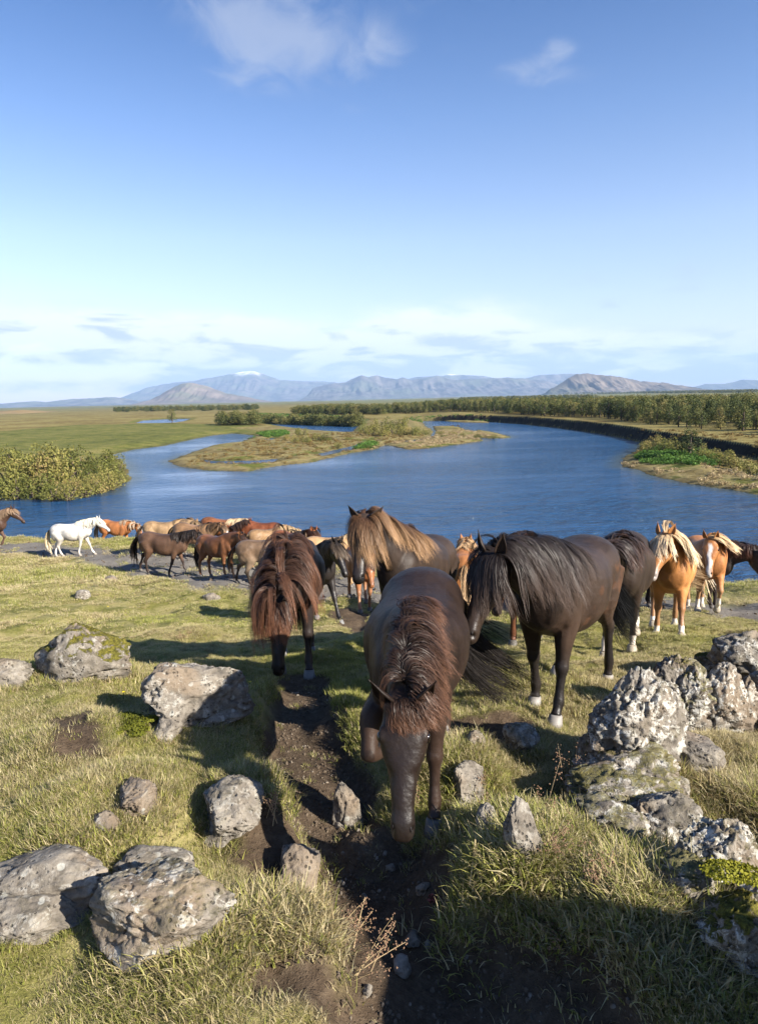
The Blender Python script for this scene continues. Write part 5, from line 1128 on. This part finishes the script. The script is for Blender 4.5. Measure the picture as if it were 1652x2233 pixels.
    for row in range(40):
        for a in np.arange(th[0], th[-1], 0.004):
            a2 = a+rs.randn()*.002; r0 = np.interp(a2, th, rr); r = r0+row*4.2+rs.rand()*3.5
            if rs.rand() > (4.4/(r*.004))**-1*1.5+.0: continue
            if row > 34: continue
            spots.append((r-r0, a2, r))
    front = sorted([s for s in spots if s[0] < 11], key=lambda s: s[2])[:290]; rest = [s for s in spots if s not in front]
    lab = ['dark green rounded tree in the front of the forest beyond the right bank', 'olive bushy tree in the front of the forest beyond the right bank']
    for i, (_, a, r) in enumerate(front):
        k = rs.randint(0, 9); x, y = math.sin(a)*r, math.cos(a)*r; h = (3.7+1.7*rs.rand())*(.85+.2*(r > 180))
        plant('forest_tree', 'bushy olive green tree in the forest edge beyond the right bank', 'tree', 'trees of the forest edge beyond the river', T[k], (x, y, land_z(x, y)-.1), (h*1.0, h*1.0, h), rs.rand()*6, ('crown', 'trunk'))
    fc = make_coll('far_tree', [t[0].copy() for t in T], FOREST)
    P = np.array([(math.sin(a)*r, math.cos(a)*r) for _, a, r in rest]); z = land_height(P)[0]; h = 4.0+1.8*rs.rand(len(P))
    o = gn_scatter('forest', np.column_stack([P, z-.1]), np.stack([h*1.05, h*1.05, h], 1), np.column_stack([np.zeros((len(P), 2)), rs.rand(len(P))*6]), rs.randint(0, 9, len(P)), fc, {}); tag(o, 'mass of trees behind the forest edge beyond the river', 'forest', kind='stuff')
    print('trees', len(front), len(rest))
    # distant belts of trees
    BT = [((1190,862),(1652,856),26,5200),((1000,872),(1300,866),10,900),((700,893),(880,890),16,420),((560,905),(780,908),7,520),((1540,852),(1652,850),10,1500),((480,912),(560,910),4,120),((250,893),(560,888),12,800),((640,896),(850,893),9,600)]
    PX = []
    for (a, b, wdt, n_) in BT:
        for i in range(n_//3):
            t = rs.rand(); px = a[0]+(b[0]-a[0])*t; py = a[1]+(b[1]-a[1])*t+rs.rand()*2.4
            q = at_z(px, py, 3.0)[0]
            if 150 < q[1] < 5200: PX.append((q[0], q[1], 3.2+.0016*q[1]+2*rs.rand()))
    PX = np.array(PX); z = land_height(PX[:, :2])[0]
    o = gn_scatter('far_tree_belts', np.column_stack([PX[:, :2], z-.2]), np.stack([PX[:, 2]*1.6, PX[:, 2]*1.6, PX[:, 2]], 1), np.column_stack([np.zeros((len(PX), 2)), rs.rand(len(PX))*6]), rs.randint(0, 9, len(PX)), fc, {}); tag(o, 'thin belts of dark trees far out on the plain', 'trees', kind='stuff')
    # low plants over banks, island, terrace
    hm = [leaf_cloud('c', [(0, 0, .25, .5, .5, .3), (.4, .2, .2, .3, .3, .25), (-.3, .3, .2, .35, .3, .2)], 90, .22, 300+i, .2, .6) for i in range(4)]
    def cover(name, label, mat, polys, dens, hmin, hmax, zmin=None, w_=1.0, shore=None):
        col = make_coll(name+'_clump', [m.copy() for m in hm], mat); pts = []
        for poly, zz in polys:
            W = poly_z(poly, zz); lo = W.min(0); hi = W.max(0); area = (hi-lo).prod(); n_ = int(area*dens); Q = lo+(hi-lo)*rs.rand(n_, 2); s = sdf_poly(Q, W); Q = Q[s > 0]; pts.append(Q)
        Q = np.concatenate(pts); hgt, rsd, _, _ = land_height(Q); sb = sdf_poly(Q, SANDW); hgt = np.where(sb > 0, .3, hgt); k = (hgt > .05) & (vnoise(Q[:, 0]/3, Q[:, 1]/3) > .30)
        Q = Q[k]; hgt = hgt[k]; s = hmin+(hmax-hmin)*rs.rand(len(Q))**1.6
        o = gn_scatter(name, np.column_stack([Q, hgt-.05]), np.stack([s*w_, s*w_, s], 1), np.column_stack([np.zeros((len(Q), 2)), rs.rand(len(Q))*6]), rs.randint(0, 4, len(Q)), col, {}); tag(o, label, 'plants', kind='stuff'); print(name, len(Q))
    cover('angelica_bed', 'bright green leafy plants covering the low terrace on the right bank', HERB, [([(1395,985),(1440,974),(1500,978),(1545,992),(1575,1010),(1500,1016),(1410,1006),(1385,998)], .7), ([(770,968),(812,962),(818,972),(780,976)], .5), ([(560,944),(620,940),(628,948),(580,952)], .5), ([(1010,917),(1066,918),(1060,922),(1010,921)], .3)], 1.6, .9, 1.6)
    cover('pale_reeds', 'pale dry reeds and grasses along the edge of the right terrace', REED, [([(1357,1000),(1400,1012),(1480,1020),(1560,1010),(1660,1030),(1700,1085),(1640,1078),(1500,1052),(1400,1025),(1362,1015)], .5), ([(750,985),(940,950),(945,940),(1000,935),(1095,953),(1040,960),(930,975),(830,972),(700,1000)], .4)], 1.1, .35, 1.0)
    cover('rusty_heath', 'low rust and straw coloured heath plants on banks and island', HEATH, [([(1395,960),(1440,955),(1560,975),(1700,1000),(1700,945),(1560,945),(1300,925),(1150,915),(900,912),(1060,916),(1300,938)], 2.3), ([(400,1010),(450,985),(560,960),(700,945),(900,940),(930,950),(800,975),(600,1008),(450,1020)], .5)], .55, .35, .9)
    cover('shore_sedge', 'green sedge fringing the far pools and the meadow edge', HERB, [([(560,903),(780,910),(785,917),(600,914),(480,917),(480,912)], .5), ([(250,990),(400,968),(560,944),(560,952),(420,966),(290,985),(250,996)], .5), ([(890,912),(1060,916),(960,921),(900,918)], .5)], .35, .5, 1.1)
    # yellow-green moss clump and flowers on the near slope
vegetation()
# ================================================================ small things on the near slope
def seed_stalks(name, label, cat, px, py, n, h, spread, mat, seedcol, lean=(0, 0), seed=0, group=None):
    rs = np.random.RandomState(900+seed); p0 = at_ground(px, py); r = empty(name, (p0[0], p0[1], p0[2]-.01)); tag(r, label, cat, group)
    V = []; F = []; V2 = []; F2 = []
    for i in range(n):
        a = rs.rand()*6.28; b = np.array([math.cos(a), math.sin(a), 0])*spread*rs.rand(); L = h*(.6+.5*rs.rand()); d = nrm([lean[0]+rs.randn()*.28, lean[1]+rs.randn()*.28, 1.0]); pts = [b+d*L*t+np.array([d[0], d[1], -.15])*(t*t*L*.35) for t in np.linspace(0, 1, 6)]
        sd = nrm(np.cross(d, [rs.randn(), rs.randn(), 0])); k = len(V)
        for q, pt in enumerate(pts): w_ = .0022*(1-.5*q/5); V += [pt-sd*w_, pt+sd*w_]
        F += [(k+2*q, k+2*q+1, k+2*q+3, k+2*q+2) for q in range(5)]
        for j in range(22):
            t = .55+.45*rs.rand(); c = pts[0]*0+b+d*L*t+np.array([d[0], d[1], -.15])*(t*t*L*.35)+rs.randn(3)*.014*(1.35-t)*2.0*seedw; s = .0026+.0022*rs.rand(); u = nrm(rs.randn(3)); v = nrm(np.cross(u, rs.randn(3))); w2 = np.cross(u, v); k2 = len(V2)
            V2 += [c+u*s, c+v*s, c-u*s, c-v*s, c+w2*s*1.4, c-w2*s*1.4]; F2 += [(k2, k2+1, k2+4), (k2+1, k2+2, k2+4), (k2+2, k2+3, k2+4), (k2+3, k2, k2+4), (k2+1, k2, k2+5), (k2+2, k2+1, k2+5), (k2+3, k2+2, k2+5), (k2, k2+3, k2+5)]
    tag(mesh_obj('stalks', V, F, mat, r), kind='stuff'); tag(mesh_obj('seed_heads', V2, F2, seedcol, r, smooth=False), kind='stuff')
seedw = 1.0
def small_things():
    st = simple_mat('dry_stalk', (.36, .27, .15), .7, .2); sh = simple_mat('seed_husk', (.22, .135, .085), .8, .1); yl = simple_mat('yellow_petal', (.80, .58, .02), .6, .3); rd = simple_mat('red_leaf', (.22, .05, .04), .6, .3)
    g = 'dry seed stalks standing in the grass'
    for i, (l, px, py, n, h, ln) in enumerate([('spray of russet seed heads hanging over the shaded path, lower left', 775, 2120, 9, .24, (.9, .1)), ('russet seed heads at the bank edge above the lower spray', 745, 2060, 8, .20, (.8, .3)), ('short seed stalks beside the muzzle of the nearest horse', 925, 1760, 7, .20, (-.5, .0)),
            ('two tall pale panicles in the shade between the leaning slab and the wall', 1190, 1790, 3, .30, (0, .1)), ('tall bleached grass stalks left of the broad mossy slab', 1250, 1740, 6, .34, (.15, .1)), ('bent straw stalks at the foot of the leaning slab', 1180, 1880, 6, .24, (.5, 0)),
            ('seed stalks behind the short rock stub', 1040, 1750, 6, .22, (0, 0)), ('little tufted seed heads beneath the tail of the nearest horse', 940, 1640, 7, .16, (0, 0)), ('pinkish seed heads in the shaded foreground', 1200, 2060, 8, .16, (0, 0)), ('thin seed stalks on the sunny tuft under the flat wall slab', 1300, 1950, 7, .18, (.2, 0)),
            ('brown seed stalks near the shadow of the rust-maned horse', 400, 1400, 8, .22, (0, 0)), ('seed stalks under the triangular boulder at the path bank', 600, 1790, 5, .18, (.3, 0))]):
        seed_stalks('seed_stalk_tuft', l, 'grass stalks', px, py, n, h, .07, st, sh, ln, i, g)
    for l, px, py, s in [('yellow flower at the foot of the triangular grey boulder', 508, 1808, .016), ('tiny yellow flower on the far left slope', 270, 1524-0*1, .012), ('tiny yellow flower under the big horse', 735, 1530, .010), ('tiny yellow flower high on the left meadow', 236, 1328, .022), ('tiny yellow flower left of the rust-maned horse', 545, 1500, .014)]:
        p = at_ground(px, py); r = empty('yellow_flower', tuple(p)); tag(r, l, 'flower', 'yellow flowers scattered in the grass'); V = []; F = []
        S = Soup(); S.tube([(0, 0, -.02), (0, 0, .03), (.004, 0, .055)], [.0015, .0015, .0015], None, 5, 1); mesh_obj('stem', S.V[0], S.F, simple_mat('flower_stem', (.08, .14, .03), .7), r)
        for j in range(9):
            a = j*2*np.pi/9; k = len(V); c = np.array([.004, 0, .057]); u = np.array([math.cos(a), math.sin(a), .25]); v = np.array([-math.sin(a), math.cos(a), 0]); V += [c, c+u*s*.6-v*s*.3, c+u*s*1.1, c+u*s*.6+v*s*.3]; F.append((k, k+1, k+2, k+3))
        mesh_obj('blossom', V, F, yl, r, smooth=False)
    # yellow-green moss cushion by the flat stone
    mm = leaf_mat('moss_sprigs', [(0.2, (.09, .10, .012)), (.5, (.20, .20, .02)), (.8, (.34, .31, .03))]); p = at_ground(292, 1580)
    me = leaf_cloud('moss_cushion', [(0, 0, .0, .10, .12, .045), (.08, -.12, .0, .07, .09, .04), (-.09, .10, .0, .08, .06, .035), (.10, .05, .0, .06, .05, .03), (-.07, -.12, .0, .05, .07, .03)], 2200, .016, 77, .5); me.materials.append(mm); o = bpy.data.objects.new('moss_cushion', me); C.objects.link(o); o.location = tuple(p); tag(o, 'bright yellow-green moss cushion beside the flat pale stone', 'moss')
    me = leaf_cloud('moss_cushion', [(0, 0, .0, .10, .08, .05), (.08, -.02, -.01, .07, .08, .05)], 1600, .014, 78, .5); me.materials.append(mm); p = at_ground(1575, 2010); o = bpy.data.objects.new('moss_cushion', me); C.objects.link(o); o.location = (p[0], p[1], p[2]+.22); tag(o, 'olive moss cushion growing on the lowest wall stone', 'moss')
    # red leaves
    me = leaf_cloud('red_leaves', [(0, 0, .03, .03, .03, .02)], 30, .022, 79, .5); me.materials.append(rd); p = at_ground(940, 1975); o = bpy.data.objects.new('red_leaf_plant', me); C.objects.link(o); o.location = tuple(p); tag(o, 'little red-leaved plant at the right edge of the shaded path', 'plant')
    # farmhouse far left
    q = at_z(6, 890, 6.0)[0]; 
    for l, dx, s in (('small white farmhouse alone at the far left of the plain', 0, 1.0), ('tiny white shed on the plain beneath the cone-shaped hill', 0.165, .8)):
        x = q[0]+dx*q[1]; y = q[1]; z0 = float(land_height(np.array([[x, y]]))[0][0]); r = empty('farmhouse', (x, y, z0)); r.scale = (s*y/130,)*3; tag(r, l, 'house'); wm = simple_mat('white_wall', (.75, .74, .72), .8); rm = simple_mat('grey_roof', (.25, .23, .23), .7); dk = simple_mat('window_glass', (.05, .06, .08), .2)
        V = [(-1, -.5, -.4), (1, -.5, -.4), (1, .5, -.4), (-1, .5, -.4), (-1, -.5, .55), (1, -.5, .55), (1, .5, .55), (-1, .5, .55), (-1, 0, .85), (1, 0, .85)]
        mesh_obj('wall', V, [(0, 1, 5, 4), (1, 2, 6, 9, 5), (2, 3, 7, 6), (3, 0, 4, 8, 7)], wm, r, smooth=False); mesh_obj('roof', [(-1.08, -.62, .50), (1.08, -.62, .50), (1.08, 0, .90), (-1.08, 0, .90), (-1.08, .62, .50), (1.08, .62, .50)], [(0, 1, 2, 3), (3, 2, 5, 4)], rm, r, smooth=False)
        for wx in (-.6, 0, .6): mesh_obj('window', [(wx-.12, -.52, .05), (wx+.12, -.52, .05), (wx+.12, -.52, .35), (wx-.12, -.52, .35), (wx-.12, -.49, .05), (wx+.12, -.49, .05), (wx+.12, -.49, .35), (wx-.12, -.49, .35)], [(0, 1, 2, 3), (0, 4, 5, 1), (2, 6, 7, 3), (0, 3, 7, 4), (1, 5, 6, 2)], dk, r, smooth=False)
small_things()
LUSH = [(*pb([(px, py)])[0], r) for px, py, r in ((1080, 1850, .30), (1130, 1960, .28), (1000, 1760, .25), (780, 1850, .13), (1330, 1880, .35), (1400, 2000, .3), (640, 2080, .3), (560, 2120, .3), (740, 1600, .14), (960, 1690, .2), (590, 1780, .16), (1580, 1750, .5), (1500, 2130, .5), (1200, 2150, .4), (1000, 2060, .2))]
def lay_grass():
    GM = material('grass_blades', grass_mat)
    near = make_coll('tuft_near', [tuft_mesh('tuft', 0.04, 38, 0.015, 0.046, 0.0027, 10+i, 1.25) for i in range(8)], GM)
    midc = make_coll('tuft_mid', [tuft_mesh('tuft', 0.07, 60, 0.025, 0.06, 0.0050, 30+i, 1.0, 2) for i in range(6)], GM)
    farc = make_coll('tuft_far', [tuft_mesh('tuft', 0.20, 110, 0.03, 0.075, 0.012, 50+i, 0.9, 2) for i in range(5)], GM)
    rs = np.random.RandomState(5)
    def zone(name, coll, nv, r0, r1, per, sc, keep_edge=0.35):
        x1 = r1*0.66+0.8
        n = int(per*2*x1*(r1-r0)); x = (rs.rand(n)*2-1)*x1; y = r0+(r1-r0)*rs.rand(n)
        m = np.abs(x) < y*0.62+0.9; x = x[m]; y = y[m]
        soil, track = masks(x, y); patch = fbm(x/0.5, y/0.5, o=4); patch2 = fbm(x/2.2+5, y/2.2, o=3)
        s = sdf_poly(np.stack([x, y], 1), PATH)
        t_ = x/np.maximum(y, 1); dc = np.interp(t_, CREST_T, CREST_D)
        k = (rs.rand(len(x)) > soil*0.985) & (rs.rand(len(x)) > track*0.97) & (rs.rand(len(x)) < 0.80+patch*2.4) & (y < dc+2.5)
        for cx_, cy_, rr in ROCK_CLEAR: k &= ((x-cx_)**2+(y-cy_)**2 > rr*rr)
        x = x[k]; y = y[k]; patch = patch[k]; patch2 = patch2[k]; s = s[k]
        z = h_ground(x, y); m_ = len(x)
        ring = np.zeros(m_)
        for cx_, cy_, rr in ROCK_CLEAR: ring = np.maximum(ring, np.exp(-((np.hypot(x-cx_, y-cy_)-rr*1.35)/(rr*.5+.03))**2))
        edge = np.exp(-(s/0.12)**2)                      # taller overhanging tufts along the trodden edge
        lush = np.zeros(m_)
        for lx_, ly_, lr_ in LUSH: lush = np.maximum(lush, np.exp(-((x-lx_)**2+(y-ly_)**2)/lr_**2))
        sv = sc*(0.6+0.6*rs.rand(m_)+0.9*np.maximum(patch, -0.1)*1.2)*(1+0.25*edge+1.5*lush+0.75*ring)
        grazed = 1-0.45*sstep(y, 5.0, 7.0)*(1-sstep(y, 16, 20)); sv = sv*grazed
        scl = np.stack([sv*1.1, sv*1.1, sv*(0.8+0.5*rs.rand(m_))], 1)
        rot = np.stack([rs.randn(m_)*0.16, rs.randn(m_)*0.16, rs.rand(m_)*6.283], 1)
        dry = np.clip(0.47+patch2*1.7+0.8*fbm(x/0.35+31, y/0.35, o=3)+0.06*(x < 0)-0.15*lush-0.12*edge, 0.02, 0.98); hue = np.clip(rs.rand(m_)*0.6+0.4*(patch+0.5), 0, 1)
        o = gn_scatter(name, np.column_stack([x, y, z]), scl, rot, rs.randint(0, nv, m_), coll, dict(dry=dry, hue=hue))
        tag(o, 'mixed green and straw coloured grass growing over the hillside', 'grass', kind='stuff'); print(name, m_)
    zone('grass', near, 8, 1.2, 5.2, 2300, 1.0)
    zone('grass', midc, 6, 5.2, 11.5, 620, 1.0)
    zone('grass', farc, 5, 11.5, 33, 55, 1.0)
lay_grass()

def lay_pebbles():
    rs = np.random.RandomState(8); ms = []
    for i in range(5):
        bm = bmesh.new(); bmesh.ops.create_icosphere(bm, subdivisions=2, radius=1.0)
        V = np.array([v.co[:] for v in bm.verts]); V *= (1+.9*fbm(V[:, 0]*1.3+i*9, V[:, 1]*1.3, V[:, 2]*1.3, o=3))[:, None]*np.array([1, .8, .6])
        for v, c in zip(bm.verts, V): v.co = c
        me = bpy.data.meshes.new('pebble'); bm.to_mesh(me); bm.free(); ms.append(me)
    pm = material('pebble_stone', lambda n, out: principled(n, out, Base_Color=n.ramp(n.noise(n.nodes.new('ShaderNodeNewGeometry').outputs['Position'], 9, 4, 0.7), [(.35, (.05, .036, .025)), (.55, (.12, .092, .066)), (.7, (.26, .23, .19))]), Roughness=.95, Specular_IOR_Level=.1))
    co = make_coll('pebble', ms, pm)
    lo = PATH.min(0); hi = PATH.max(0); Q = lo+(hi-lo)*rs.rand(14000, 2); Q = Q[(sdf_poly(Q, PATH) > -.12) & (vnoise(Q[:, 0]/.3, Q[:, 1]/.3) > .35)]
    T = TRACK.min(0)+(TRACK.max(0)-TRACK.min(0))*rs.rand(9000, 2); T = T[(sdf_poly(T, TRACK) > -.1) & (np.abs(T[:, 0]) < 22)]
    P = np.concatenate([Q, T]); s = np.concatenate([.003+.013*rs.rand(len(Q))**4, .01+.045*rs.rand(len(T))**3]); z = h_ground(P[:, 0], P[:, 1])
    o = gn_scatter('pebbles', np.column_stack([P, z]), np.stack([s, s, s], 1), rs.rand(len(P), 3)*6.28, rs.randint(0, 5, len(P)), co, {}); tag(o, 'small crumbs of soil and gravel on the path and track', 'gravel', kind='stuff'); print('pebbles', len(P))
lay_pebbles()
